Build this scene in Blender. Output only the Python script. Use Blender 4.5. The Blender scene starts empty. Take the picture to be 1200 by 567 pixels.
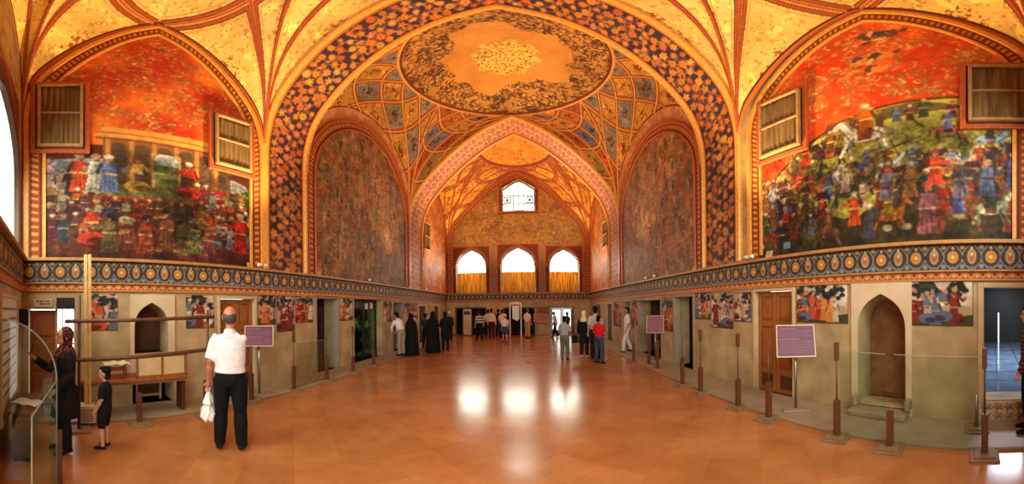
import bpy, bmesh, math, random
import numpy as np
from mathutils import Vector, Matrix
from mathutils.geometry import tessellate_polygon

random.seed(7)
RNG = np.random.default_rng(11)
S = bpy.context.scene
COL = S.collection
PI = math.pi

# ---------------------------------------------------------------- the hall, in metres
WL, WR = -4.99, 4.07          # side wall planes (X)
YN, YF = -0.63, 18.4          # entrance wall and far wall planes (Y)
XC = (WL + WR) / 2
HALF = (WR - WL) / 2
EYE = 1.72
LEDGE = 2.60                  # top of the painted frieze
FRZ = 2.17                    # bottom of the painted frieze
ZS, ZA = 5.4, 10.85           # springing and apex of the great transverse arches
A1 = ((4.16, 4.62), (5.47, 5.92))     # first great arch: (left, right) Y of its near and far edge
A2 = ((12.1, 12.3), (13.8, 13.9))     # second great arch

# ---------------------------------------------------------------- colour helpers
def lin(c):
    c = np.asarray(c, dtype=float)
    return np.where(c <= 0.04045, c / 12.92, ((c + 0.055) / 1.055) ** 2.4)

def rgb(*c):
    return tuple(lin(np.array(c) / 255.0))

MATS = {}
def mat(name, c, rough=0.6, var=0.12, scale=6.0, bump=0.0, metallic=0.0, spec=0.5, stretch=None, c2=None):
    """principled surface with procedural mottling; c in 0-255 sRGB"""
    if name in MATS:
        return MATS[name]
    m = bpy.data.materials.new(name)
    m.use_nodes = True
    nt = m.node_tree
    b = nt.nodes['Principled BSDF']
    b.inputs['Roughness'].default_value = rough
    b.inputs['Metallic'].default_value = metallic
    b.inputs['Specular IOR Level'].default_value = spec
    tc = nt.nodes.new('ShaderNodeTexCoord')
    mp = nt.nodes.new('ShaderNodeMapping')
    if stretch:
        mp.inputs['Scale'].default_value = stretch
    nt.links.new(tc.outputs['Object'], mp.inputs['Vector'])
    nz = nt.nodes.new('ShaderNodeTexNoise')
    nz.inputs['Scale'].default_value = scale
    nz.inputs['Detail'].default_value = 6
    nt.links.new(mp.outputs['Vector'], nz.inputs['Vector'])
    rp = nt.nodes.new('ShaderNodeValToRGB')
    a = np.array(rgb(*c))
    lo = a * (1 - var) if c2 is None else np.array(rgb(*c2))
    hi = np.minimum(a * (1 + var), 1)
    rp.color_ramp.elements[0].position = 0.3
    rp.color_ramp.elements[1].position = 0.7
    rp.color_ramp.elements[0].color = (*lo, 1)
    rp.color_ramp.elements[1].color = (*hi, 1)
    nt.links.new(nz.outputs['Fac'], rp.inputs['Fac'])
    nt.links.new(rp.outputs['Color'], b.inputs['Base Color'])
    if bump:
        bp = nt.nodes.new('ShaderNodeBump')
        bp.inputs['Strength'].default_value = bump
        bp.inputs['Distance'].default_value = 0.02
        nt.links.new(nz.outputs['Fac'], bp.inputs['Height'])
        nt.links.new(bp.outputs['Normal'], b.inputs['Normal'])
    MATS[name] = m
    return m

def paint(name='fresco', rough=0.62, spec=0.22, bump=0.15):
    """painted plaster: the colours laid on the surface itself"""
    if name in MATS:
        return MATS[name]
    m = bpy.data.materials.new(name)
    m.use_nodes = True
    nt = m.node_tree
    b = nt.nodes['Principled BSDF']
    at = nt.nodes.new('ShaderNodeAttribute')
    at.attribute_name = 'Col'
    nz = nt.nodes.new('ShaderNodeTexNoise')
    nz.inputs['Scale'].default_value = 9
    nz.inputs['Detail'].default_value = 8
    tc = nt.nodes.new('ShaderNodeTexCoord')
    nt.links.new(tc.outputs['Object'], nz.inputs['Vector'])
    mx = nt.nodes.new('ShaderNodeMix')
    mx.data_type = 'RGBA'
    mx.blend_type = 'MULTIPLY'
    mx.inputs[0].default_value = 0.35
    rp = nt.nodes.new('ShaderNodeValToRGB')
    rp.color_ramp.elements[0].position = 0.3
    rp.color_ramp.elements[1].position = 0.65
    rp.color_ramp.elements[0].color = (0.55, 0.5, 0.45, 1)
    rp.color_ramp.elements[1].color = (1, 1, 1, 1)
    nt.links.new(nz.outputs['Fac'], rp.inputs['Fac'])
    nt.links.new(at.outputs['Color'], mx.inputs[6])
    nt.links.new(rp.outputs['Color'], mx.inputs[7])
    nt.links.new(mx.outputs[2], b.inputs['Base Color'])
    bp = nt.nodes.new('ShaderNodeBump')
    bp.inputs['Strength'].default_value = bump
    bp.inputs['Distance'].default_value = 0.01
    nt.links.new(nz.outputs['Fac'], bp.inputs['Height'])
    nt.links.new(bp.outputs['Normal'], b.inputs['Normal'])
    b.inputs['Roughness'].default_value = rough
    b.inputs['Specular IOR Level'].default_value = spec
    MATS[name] = m
    return m

def glassmat(name, tint=(0.9, 0.97, 0.93), refl=0.10, body=0.0, bodyc=(0.5, 0.5, 0.5)):
    if name in MATS:
        return MATS[name]
    m = bpy.data.materials.new(name)
    m.use_nodes = True
    nt = m.node_tree
    nt.nodes.remove(nt.nodes['Principled BSDF'])
    out = nt.nodes['Material Output']
    tr = nt.nodes.new('ShaderNodeBsdfTransparent')
    tr.inputs['Color'].default_value = (*tint, 1)
    gl = nt.nodes.new('ShaderNodeBsdfGlossy')
    gl.inputs['Roughness'].default_value = 0.03
    lw = nt.nodes.new('ShaderNodeFresnel')
    lw.inputs['IOR'].default_value = 1.45
    ad = nt.nodes.new('ShaderNodeMath')
    ad.operation = 'MULTIPLY_ADD'
    ad.inputs[1].default_value = 0.25
    ad.inputs[2].default_value = refl * 0.1
    nt.links.new(lw.outputs[0], ad.inputs[0])
    mx = nt.nodes.new('ShaderNodeMixShader')
    nt.links.new(ad.outputs[0], mx.inputs[0])
    nt.links.new(tr.outputs[0], mx.inputs[1])
    nt.links.new(gl.outputs[0], mx.inputs[2])
    last = mx
    if body:
        df = nt.nodes.new('ShaderNodeBsdfDiffuse')
        df.inputs['Color'].default_value = (*bodyc, 1)
        m2 = nt.nodes.new('ShaderNodeMixShader')
        m2.inputs[0].default_value = body
        nt.links.new(mx.outputs[0], m2.inputs[1])
        nt.links.new(df.outputs[0], m2.inputs[2])
        last = m2
    nt.links.new(last.outputs[0], out.inputs['Surface'])
    MATS[name] = m
    return m

# ---------------------------------------------------------------- object helpers
def tag(o, label=None, cat=None, group=None, kind=None):
    if label: o['label'] = label
    if cat: o['category'] = cat
    if group: o['group'] = group
    if kind: o['kind'] = kind
    return o

def empty(name, loc=(0, 0, 0), rz=0.0, label=None, cat=None, group=None, kind=None):
    o = bpy.data.objects.new(name, None)
    COL.objects.link(o)
    o.location = loc
    o.rotation_euler = (0, 0, rz)
    o.empty_display_size = 0.1
    return tag(o, label, cat, group, kind)

def link(name, me, m=None, parent=None):
    o = bpy.data.objects.new(name, me)
    COL.objects.link(o)
    if m is not None:
        for mm in (m if isinstance(m, (list, tuple)) else [m]):
            me.materials.append(mm)
    if parent is not None:
        o.parent = parent
    return o

class MB:
    """collects simple solids into one mesh"""
    def __init__(self):
        self.v = []
        self.f = []
        self.s = []
    def add(self, vs, fs, smooth=False):
        n = len(self.v)
        self.v += [tuple(p) for p in vs]
        self.f += [tuple(i + n for i in f) for f in fs]
        self.s += [smooth] * len(fs)
        return self
    def box(self, x0, x1, y0, y1, z0, z1, M=None):
        vs = [Vector((x, y, z)) for x in (x0, x1) for y in (y0, y1) for z in (z0, z1)]
        if M is not None: vs = [M @ v for v in vs]
        return self.add(vs, [(0, 1, 3, 2), (4, 6, 7, 5), (0, 4, 5, 1), (2, 3, 7, 6), (0, 2, 6, 4), (1, 5, 7, 3)])
    def tube(self, pts, r, n=10, caps=True, smooth=True, flat=None):
        """round tube through pts; r number or list; flat=(rx,ry) scale in the frame"""
        pts = [Vector(p) for p in pts]
        rs = r if isinstance(r, (list, tuple)) else [r] * len(pts)
        vs = []
        up = Vector((0.0123, 0.031, 1)).normalized()
        t0 = (pts[1] - pts[0]).normalized()
        if abs(t0.dot(up)) > 0.95: up = Vector((1, 0.02, 0.01)).normalized()
        for i, p in enumerate(pts):
            t = (pts[min(i + 1, len(pts) - 1)] - pts[max(i - 1, 0)]).normalized()
            a = up - t * up.dot(t)
            a.normalize()
            b = t.cross(a)
            rr = rs[i]
            ra, rb = rr if isinstance(rr, (tuple, list)) else (rr, rr)
            for k in range(n):
                q = 2 * PI * k / n
                vs.append(p + a * (math.cos(q) * ra) + b * (math.sin(q) * rb))
        fs = []
        for i in range(len(pts) - 1):
            for k in range(n):
                fs.append((i * n + k, i * n + (k + 1) % n, (i + 1) * n + (k + 1) % n, (i + 1) * n + k))
        if caps:
            fs.append(tuple(range(n - 1, -1, -1)))
            fs.append(tuple((len(pts) - 1) * n + k for k in range(n)))
        return self.add(vs, fs, smooth)
    def lathe(self, prof, c=(0, 0, 0), n=20, smooth=True):
        vs = []
        for r, z in prof:
            for k in range(n):
                q = 2 * PI * k / n
                vs.append((c[0] + r * math.cos(q), c[1] + r * math.sin(q), c[2] + z))
        fs = []
        for i in range(len(prof) - 1):
            for k in range(n):
                fs.append((i * n + k, i * n + (k + 1) % n, (i + 1) * n + (k + 1) % n, (i + 1) * n + k))
        fs.append(tuple(range(n - 1, -1, -1)))
        fs.append(tuple((len(prof) - 1) * n + k for k in range(n)))
        return self.add(vs, fs, smooth)
    def ell(self, c, rx, ry, rz, n=12, m=8, M=None):
        vs, fs = [], []
        c = Vector(c)
        for i in range(m + 1):
            th = PI * i / m
            for k in range(n):
                q = 2 * PI * k / n
                p = Vector((rx * math.sin(th) * math.cos(q), ry * math.sin(th) * math.sin(q), rz * math.cos(th)))
                if M is not None: p = M @ p
                vs.append(c + p)
        for i in range(m):
            for k in range(n):
                fs.append((i * n + k, (i + 1) * n + k, (i + 1) * n + (k + 1) % n, i * n + (k + 1) % n))
        return self.add(vs, fs, True)
    def mesh(self, name):
        me = bpy.data.meshes.new(name)
        me.from_pydata(self.v, [], self.f)
        me.polygons.foreach_set('use_smooth', self.s)
        me.update()
        return me
    def build(self, name, m, parent=None, bevel=0.0):
        me = self.mesh(name)
        bm = bmesh.new()
        bm.from_mesh(me)
        bmesh.ops.recalc_face_normals(bm, faces=bm.faces)
        bm.to_mesh(me)
        bm.free()
        o = link(name, me, m, parent)
        if bevel:
            md = o.modifiers.new('bevel', 'BEVEL')
            md.width = bevel
            md.segments = 2
            md.limit_method = 'ANGLE'
        return o

def grid(name, P, C=None, m=None, parent=None, smooth=True, flip=False):
    """surface from an (n, m, 3) array of points with an (n, m, 3) array of sRGB colours"""
    n, k = P.shape[:2]
    me = bpy.data.meshes.new(name)
    idx = np.arange(n * k).reshape(n, k)
    q = np.stack([idx[:-1, :-1], idx[1:, :-1], idx[1:, 1:], idx[:-1, 1:]], -1).reshape(-1, 4)
    if flip: q = q[:, ::-1]
    me.vertices.add(n * k)
    me.vertices.foreach_set('co', np.ascontiguousarray(P, dtype=np.float32).ravel())
    nf = len(q)
    me.loops.add(nf * 4)
    me.loops.foreach_set('vertex_index', np.ascontiguousarray(q, dtype=np.int32).ravel())
    me.polygons.add(nf)
    me.polygons.foreach_set('loop_start', np.arange(0, nf * 4, 4, dtype=np.int32))
    me.polygons.foreach_set('use_smooth', np.full(nf, smooth))
    me.update()
    me.validate()
    if C is not None:
        a = me.color_attributes.new('Col', 'FLOAT_COLOR', 'POINT')
        c4 = np.ones((n * k, 4), dtype=np.float32)
        c4[:, :3] = lin(np.clip(C, 0, 1)).reshape(-1, 3)
        a.data.foreach_set('color', c4.ravel())
    return link(name, me, m if m is not None else paint(), parent)

def sweep(mb, path, A, prof, close=False):
    """profile (list of (a, n)) swept along path (k,3); A: plane normal (3,) or per point (k,3)"""
    path = np.asarray(path, float)
    k = len(path)
    A = np.asarray(A, float)
    if A.ndim == 1: A = np.repeat(A[None], k, 0)
    T = np.gradient(path, axis=0)
    T /= np.linalg.norm(T, axis=1)[:, None] + 1e-9
    N = np.cross(A, T)
    N /= np.linalg.norm(N, axis=1)[:, None] + 1e-9
    vs = []
    np_ = len(prof)
    for i in range(k):
        for a, n in prof:
            vs.append(path[i] + A[i] * a + N[i] * n)
    fs = []
    for i in range(k - 1):
        for j in range(np_):
            j2 = (j + 1) % np_
            fs.append((i * np_ + j, i * np_ + j2, (i + 1) * np_ + j2, (i + 1) * np_ + j))
    fs.append(tuple(range(np_ - 1, -1, -1)))
    fs.append(tuple((k - 1) * np_ + j for j in range(np_)))
    mb.add(vs, fs)
    return mb

def roundprof(r, n=6):
    return [(r * math.cos(2 * PI * i / n), r * math.sin(2 * PI * i / n)) for i in range(n)]

# ---------------------------------------------------------------- arches
T_STEEP = [(1, 0), (.995, .07), (.98, .14), (.945, .235), (.87, .345), (.70, .515), (.49, .695), (.27, .855), (.1, .95), (0, 1)]
T_ROUND = [(1, 0), (.995, .09), (.98, .18), (.94, .32), (.867, .46), (.69, .69), (.43, .885), (.2, .965), (0, 1)]
T_WIN = [(1, 0), (.98, .2), (.91, .40), (.77, .59), (.55, .765), (.3, .885), (.12, .96), (0, 1)]

def catmull(pts, per=8):
    p = np.array(pts, float)
    p = np.vstack([2 * p[0] - p[1], p, 2 * p[-1] - p[-2]])
    out = []
    for i in range(1, len(p) - 2):
        for t in np.linspace(0, 1, per, endpoint=False):
            a, b, c, d = p[i - 1], p[i], p[i + 1], p[i + 2]
            out.append(0.5 * ((2 * b) + (-a + c) * t + (2 * a - 5 * b + 4 * c - d) * t * t + (-a + 3 * b - 3 * c + d) * t ** 3))
    out.append(p[-2])
    return np.array(out)

def resample(p, n):
    d = np.r_[0, np.cumsum(np.linalg.norm(np.diff(p, axis=0), axis=1))]
    t = np.linspace(0, d[-1], n)
    return np.stack([np.interp(t, d, p[:, i]) for i in range(p.shape[1])], 1)

def arch_curve(table, c, half, zs, za, n=81):
    """(s, z) points from the low-s springing over the apex to the high-s springing"""
    r = catmull(table)
    r[:, 0] = np.clip(r[:, 0], 0, 1)
    h = resample(np.stack([r[:, 0] * half, zs + r[:, 1] * (za - zs)], 1), n // 2 + 1)
    left = np.stack([c - h[:, 0], h[:, 1]], 1)
    right = np.stack([c + h[:, 0], h[:, 1]], 1)[::-1]
    return np.vstack([left, right[1:]])

def arch_path(table, c, half, zs, za, z0, n=81, nv=12):
    a = arch_curve(table, c, half, zs, za, n)
    zz = np.linspace(z0, zs, nv, endpoint=False)
    l = np.stack([np.full(nv, c - half), zz], 1)
    r = np.stack([np.full(nv, c + half), zz[::-1]], 1)
    return np.vstack([l, a, r])

def arch_top(table, c, half, zs, za):
    a = arch_curve(table, c, half, zs, za, 161)
    return lambda s: np.interp(s, a[:, 0], a[:, 1])

# ---------------------------------------------------------------- raster painting (numpy)
def vnoise(h, w, cell, rng=RNG):
    gh, gw = int(h / cell) + 3, int(w / cell) + 3
    g = rng.random((gh, gw))
    y = np.arange(h) / cell
    x = np.arange(w) / cell
    yi, xi = y.astype(int), x.astype(int)
    fy, fx = y - yi, x - xi
    fy = fy * fy * (3 - 2 * fy)
    fx = fx * fx * (3 - 2 * fx)
    a = g[yi][:, xi] * (1 - fx) + g[yi][:, xi + 1] * fx
    b = g[yi + 1][:, xi] * (1 - fx) + g[yi + 1][:, xi + 1] * fx
    return a * (1 - fy)[:, None] + b * fy[:, None]

def fbm(h, w, cell, oct=4):
    s = np.zeros((h, w))
    a = 1.0
    tot = 0
    for _ in range(oct):
        s += a * vnoise(h, w, max(cell, 1.01))
        tot += a
        a *= 0.55
        cell /= 2
        if cell < 1.1: break
    return s / tot

def vnoise3(P, cell, seed=0):
    Q = P / cell + 100.0
    I = np.floor(Q).astype(np.int64)
    f = Q - I
    f = f * f * (3 - 2 * f)
    def hsh(i, j, k):
        n = (i * 374761393 + j * 668265263 + k * 2147483647 + seed * 974711) & 0xffffffff
        n = ((n ^ (n >> 13)) * 1274126177) & 0xffffffff
        return ((n ^ (n >> 16)) & 0xffff) / 65535.0
    r = 0
    for a in (0, 1):
        for b in (0, 1):
            for c in (0, 1):
                w = (f[..., 0] if a else 1 - f[..., 0]) * (f[..., 1] if b else 1 - f[..., 1]) * (f[..., 2] if c else 1 - f[..., 2])
                r = r + w * hsh(I[..., 0] + a, I[..., 1] + b, I[..., 2] + c)
    return r

class Ras:
    def __init__(self, x0, x1, y0, y1, ppm, bg):
        self.x0, self.y0, self.k = x0, y0, ppm
        self.w = max(4, int((x1 - x0) * ppm) + 1)
        self.h = max(4, int((y1 - y0) * ppm) + 1)
        self.a = np.empty((self.h, self.w, 3))
        self.a[:] = np.array(bg) / 255.0
    def X(self): return self.x0 + np.arange(self.w)[None, :] / self.k + np.zeros((self.h, 1))
    def Y(self): return self.y0 + np.arange(self.h)[:, None] / self.k + np.zeros((1, self.w))
    def _box(self, xa, xb, ya, yb):
        i0 = max(0, int((xa - self.x0) * self.k) - 1); i1 = min(self.w, int((xb - self.x0) * self.k) + 3)
        j0 = max(0, int((ya - self.y0) * self.k) - 1); j1 = min(self.h, int((yb - self.y0) * self.k) + 3)
        if i1 <= i0 or j1 <= j0: return None
        X = self.x0 + np.arange(i0, i1)[None, :] / self.k
        Y = self.y0 + np.arange(j0, j1)[:, None] / self.k
        return slice(j0, j1), slice(i0, i1), X, Y
    def _put(self, js, is_, m, col, op=1.0):
        c = np.array(col) / 255.0
        m = np.clip(m, 0, 1)[..., None] * op
        self.a[js, is_] = self.a[js, is_] * (1 - m) + c * m
    def ell(self, x, y, rx, ry, col, rot=0.0, op=1.0):
        R = max(rx, ry)
        b = self._box(x - R, x + R, y - R, y + R)
        if b is None: return self
        js, is_, X, Y = b
        dx, dy = X - x, Y - y
        c, s = math.cos(rot), math.sin(rot)
        u, v = (dx * c + dy * s) / rx, (-dx * s + dy * c) / ry
        d = np.sqrt(u * u + v * v)
        self._put(js, is_, (1 - d) * min(rx, ry) * self.k + 0.5, col, op)
        return self
    def poly(self, pts, col, op=1.0):
        p = np.array(pts, float)
        b = self._box(p[:, 0].min(), p[:, 0].max(), p[:, 1].min(), p[:, 1].max())
        if b is None: return self
        js, is_, X, Y = b
        ins = np.zeros(np.broadcast(X, Y).shape, bool)
        n = len(p)
        for i in range(n):
            xa, ya = p[i]
            xb, yb = p[(i + 1) % n]
            if ya == yb: continue
            cond = (ya > Y) != (yb > Y)
            ins ^= cond & (X < (xb - xa) * (Y - ya) / (yb - ya) + xa)
        self._put(js, is_, ins.astype(float), col, op)
        return self
    def line(self, pts, w, col, op=1.0):
        for (xa, ya), (xb, yb) in zip(pts[:-1], pts[1:]):
            b = self._box(min(xa, xb) - w, max(xa, xb) + w, min(ya, yb) - w, max(ya, yb) + w)
            if b is None: continue
            js, is_, X, Y = b
            dx, dy = xb - xa, yb - ya
            L = dx * dx + dy * dy + 1e-9
            t = np.clip(((X - xa) * dx + (Y - ya) * dy) / L, 0, 1)
            d = np.sqrt((X - xa - t * dx) ** 2 + (Y - ya - t * dy) ** 2)
            self._put(js, is_, (w / 2 - d) * self.k + 0.5, col, op)
        return self
    def rect(self, xa, xb, ya, yb, col, op=1.0):
        b = self._box(xa, xb, ya, yb)
        if b is None: return self
        js, is_, X, Y = b
        m = ((X >= xa) & (X <= xb) & (Y >= ya) & (Y <= yb)).astype(float)
        self._put(js, is_, m, col, op)
        return self
    def mottle(self, amt, cell, oct=4):
        n = fbm(self.h, self.w, cell * self.k, oct) - 0.5
        self.a *= (1 + amt * 2 * n)[..., None]
        return self
    def sample(self, x, y):
        i = np.clip((x - self.x0) * self.k, 0, self.w - 1.001)
        j = np.clip((y - self.y0) * self.k, 0, self.h - 1.001)
        i0, j0 = i.astype(int), j.astype(int)
        fi, fj = (i - i0)[..., None], (j - j0)[..., None]
        a = self.a
        return np.clip((a[j0, i0] * (1 - fi) + a[j0, i0 + 1] * fi) * (1 - fj) + (a[j0 + 1, i0] * (1 - fi) + a[j0 + 1, i0 + 1] * fi) * fj, 0, 1)

def jit(c, a=18):
    return tuple(max(0, min(255, v + random.uniform(-a, a))) for v in c)

ROBES = [tuple(int(v * .84) for v in c) for c in [(196, 66, 34), (206, 84, 40), (176, 48, 30), (92, 104, 140), (120, 128, 156), (200, 158, 74), (186, 128, 60), (92, 98, 58), (128, 84, 52), (214, 196, 164), (110, 60, 50), (70, 60, 66), (120, 70, 40), (150, 84, 40), (96, 70, 50)]]
SKIN = (180, 124, 82)

def fig(r, x, y, h, col=None, d=1, turban=True, seated=False):
    """a small painted robed figure, feet at y"""
    col = col or jit(random.choice(ROBES))
    dk = tuple(v * 0.55 for v in col)
    w = h * 0.17
    if seated:
        r.ell(x, y + h * .16, h * .30, h * .17, col)
        r.ell(x + d * h * .12, y + h * .1, h * .2, h * .09, dk)
        b = y + h * .1
    else:
        r.poly([(x - w * 1.15, y), (x + w * 1.15, y), (x + w * .72, y + h * .5), (x - w * .72, y + h * .5)], col)
        for k in (-.5, .1, .6):
            r.line([(x + k * w, y + h * .02), (x + k * w * .6, y + h * .46)], h * .022, dk, .7)
        b = y
    r.poly([(x - w * .78, b + h * .46), (x + w * .78, b + h * .46), (x + w * .9, b + h * .76), (x - w * .9, b + h * .76)], col)
    r.line([(x - w * .8, b + h * .47), (x + w * .8, b + h * .47)], h * .04, random.choice([(220, 180, 90), (60, 40, 30), (170, 150, 120)]))
    r.line([(x + w * .8 * d, b + h * .72), (x + d * w * 1.5, b + h * .58), (x + d * w * 2.0, b + h * .66)], h * .075, tuple(v * .85 for v in col))
    r.line([(x - w * .8 * d, b + h * .72), (x - d * w * 1.2, b + h * .5)], h * .07, dk)
    r.ell(x + d * w * 2.05, b + h * .67, h * .03, h * .03, SKIN)
    r.ell(x + d * h * .01, b + h * .845, h * .062, h * .08, SKIN)
    r.ell(x + d * h * .035, b + h * .80, h * .03, h * .03, (70, 44, 30), op=.6)
    if turban:
        r.ell(x, b + h * .925, h * .095, h * .065, random.choice([(196, 178, 146), (206, 188, 156), (176, 146, 104), (150, 60, 36)]))
    else:
        r.ell(x - d * h * .02, b + h * .89, h * .07, h * .06, (40, 26, 22))

def horse(r, x, y, L, col, d=1, rider=True):
    dk = tuple(v * .6 for v in col)
    r.ell(x, y + L * .42, L * .36, L * .16, col)
    r.ell(x + d * L * .24, y + L * .45, L * .15, L * .16, col)
    r.poly([(x + d * L * .2, y + L * .40), (x + d * L * .34, y + L * .45), (x + d * L * .50, y + L * .78), (x + d * L * .36, y + L * .80)], col)
    r.ell(x + d * L * .50, y + L * .74, L * .13, L * .06, col, rot=-d * .7)
    r.line([(x + d * L * .2, y + L * .55), (x + d * L * .38, y + L * .82)], L * .05, dk)
    for px, ex in ((.28, .45), (.2, .30), (-.24, -.42), (-.3, -.26)):
        r.line([(x + d * L * px, y + L * .36), (x + d * L * (px + ex) / 2, y + L * .2), (x + d * L * ex, y + L * .03)], L * .065, col if px in (.28, -.24) else dk)
    r.line([(x - d * L * .34, y + L * .5), (x - d * L * .48, y + L * .42), (x - d * L * .5, y + L * .2)], L * .05, dk)
    r.poly([(x - L * .14, y + L * .58), (x + L * .14, y + L * .58), (x + L * .12, y + L * .3), (x - L * .12, y + L * .3)], jit(random.choice(ROBES)))
    if rider:
        fig(r, x - d * L * .02, y + L * .42, L * .75, d=d)

def leaf_spray(r, x, y, s, cols, n=9):
    for _ in range(n):
        a = random.uniform(0, 2 * PI)
        q = random.uniform(0, s)
        r.ell(x + q * math.cos(a), y + q * math.sin(a), s * random.uniform(.12, .3), s * random.uniform(.06, .14), jit(random.choice(cols), 14), rot=random.uniform(0, PI), op=.75)

def flower(r, x, y, s, c1, c2, n=8, rot=0.0):
    for k in range(n):
        a = rot + 2 * PI * k / n
        r.ell(x + .62 * s * math.cos(a), y + .62 * s * math.sin(a), .38 * s, .26 * s, c1, rot=a)
    r.ell(x, y, .55 * s, .55 * s, c1)
    r.ell(x, y, .30 * s, .30 * s, c2)
    r.ell(x, y, .12 * s, .12 * s, c1)

def area(name, loc, aim, sx, sy, power, col, spread=180):
    l = bpy.data.lights.new(name, 'AREA')
    l.shape = 'RECTANGLE'
    l.size, l.size_y = sx, sy
    l.energy = power
    l.color = col
    l.spread = math.radians(spread)
    o = bpy.data.objects.new(name, l)
    COL.objects.link(o)
    o.location = loc
    d = Vector(aim) - Vector(loc)
    o.rotation_euler = d.to_track_quat('-Z', 'Y').to_euler()
    return o
# ================================================================ SETTING
M_PLASTER = mat('dado plaster', (184, 158, 116), rough=0.75, var=0.12, scale=2.2, bump=0.15, c2=(150, 126, 88))
M_PLASTER2 = mat('pale plaster', (206, 182, 148), rough=0.8, var=0.1, scale=3)
M_STONE = mat('grey stone', (150, 132, 110), rough=0.55, var=0.14, scale=4, bump=0.1)
M_GOLD = mat('gilt moulding', (222, 150, 62), rough=0.42, var=0.2, scale=14, bump=0.1)
M_REDGOLD = mat('red gilt moulding', (170, 76, 34), rough=0.5, var=0.3, scale=20)
M_LEDGE = mat('ledge wood', (168, 122, 72), rough=0.5, var=0.2, scale=8)
M_WOOD = mat('walnut wood', (150, 88, 40), rough=0.45, var=0.25, scale=5, stretch=(6, 6, 0.7), bump=0.1)
M_WOOD_D = mat('dark wood', (84, 46, 26), rough=0.45, var=0.3, scale=5, stretch=(6, 6, 0.8))
M_DARK = mat('shade coloured plaster', (46, 32, 24), rough=0.9, var=0.2)  # dark colour stands in for the shade of rooms behind openings
M_BLACK = mat('black paint', (16, 14, 14), rough=0.4, var=0.1)
M_WHITE = mat('white enamel', (226, 222, 212), rough=0.4, var=0.04)
M_METAL = mat('brushed metal', (150, 146, 138), rough=0.35, var=0.08, metallic=0.9)
M_PAINT = paint()
M_GLASS = glassmat('clear glass')

def side3(side, off=0.0):
    """maps (s, z) on a side wall to the hall; off>0 goes out through the wall, off<0 into the hall"""
    X = WL - off if side < 0 else WR + off
    return lambda s, z: np.stack([np.full(np.shape(s), X) if np.ndim(s) else X, s, z], -1)

def end3(off=0.0, Y=YF, d=1):
    return lambda s, z: np.stack([s, np.full(np.shape(s), Y + d * off) if np.ndim(s) else Y + d * off, z], -1)

def rect_loop(s0, s1, z0, z1): return [(s0, z0), (s1, z0), (s1, z1), (s0, z1)]

def arch_loop(s0, s1, z0, zs, za, table=T_WIN, n=25):
    c = arch_curve(table, (s0 + s1) / 2, (s1 - s0) / 2, zs, za, n)
    return [(s0, z0), (s1, z0)] + [tuple(p) for p in c[::-1]]

def pierced(name, to3, to3b, outer, holes, m):
    loops = [[Vector((s, z, 0)) for s, z in outer]] + [[Vector((s, z, 0)) for s, z in h] for h in holes]
    tri = tessellate_polygon(loops)
    flat = [(p.x, p.y) for l in loops for p in l]
    mb = MB()
    mb.add([tuple(to3(s, z)) for s, z in flat], [tuple(t) for t in tri])
    mb.add([tuple(to3b(s, z)) for s, z in flat], [tuple(t) for t in tri])
    for l in [outer] + list(holes):
        n = len(l)
        vs = [tuple(to3(s, z)) for s, z in l] + [tuple(to3b(s, z)) for s, z in l]
        mb.add(vs, [(i, (i + 1) % n, n + (i + 1) % n, n + i) for i in range(n)])
    return mb

# ---- openings of the dado: (name, s0, s1, z0, z1, arch springing or None)
LEFT_OPEN = [(-0.52, 0.27, 0.0, 1.74, None), (1.27, 1.94, 0.93, 1.85, 1.40), (1.26, 2.04, 0.0, 0.56, None), (2.95, 3.9, 0.0, 1.99, None),
             (5.85, 6.82, 0.0, 2.03, None), (7.67, 9.5, 0.0, 2.02, None), (10.4, 11.4, 0.0, 1.98, None), (13.2, 14.4, 0.0, 1.88, None), (15.6, 16.7, 0.0, 1.88, None)]
RIGHT_OPEN = [(-0.6, 0.15, 0.34, 1.97, None), (1.20, 2.0, 0.16, 1.87, 1.33), (3.19, 4.22, 0.0, 2.02, None), (6.42, 7.45, 0.0, 1.98, None),
              (8.3, 10.2, 0.0, 1.93, None), (11.1, 12.1, 0.0, 1.9, None), (13.5, 14.6, 0.0, 1.88, None), (15.7, 16.8, 0.0, 1.88, None)]
DEPTH = 0.5

def build_side(side, name, opens, label):
    holes = []
    for s0, s1, z0, z1, sp in opens:
        holes.append(arch_loop(s0, s1, z0, sp, z1) if sp else rect_loop(s0, s1, z0, z1))
    outer = [(YN - 0.05, -0.12), (YF + 0.05, -0.12), (YF + 0.05, FRZ + 0.05), (YN - 0.05, FRZ + 0.05)]
    mb = pierced(name, side3(side, 0.0), side3(side, DEPTH), outer, holes, M_PLASTER)
    x0, x1 = (WL - DEPTH, WL - 0.03) if side < 0 else (WR + 0.03, WR + DEPTH)
    mb.box(x0, x1, YN - 0.08, YF + 0.5, FRZ + 0.05, 11.9)
    o = mb.build(name, M_PLASTER)
    return tag(o, label, 'wall', kind='structure')

wall_l = build_side(-1, 'wall_left', LEFT_OPEN, 'beige plaster hall wall below the court feast mural with pierced doorways')
wall_r = build_side(1, 'wall_right', RIGHT_OPEN, 'beige plaster hall wall below the cavalry battle mural with pierced doorways')

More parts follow.
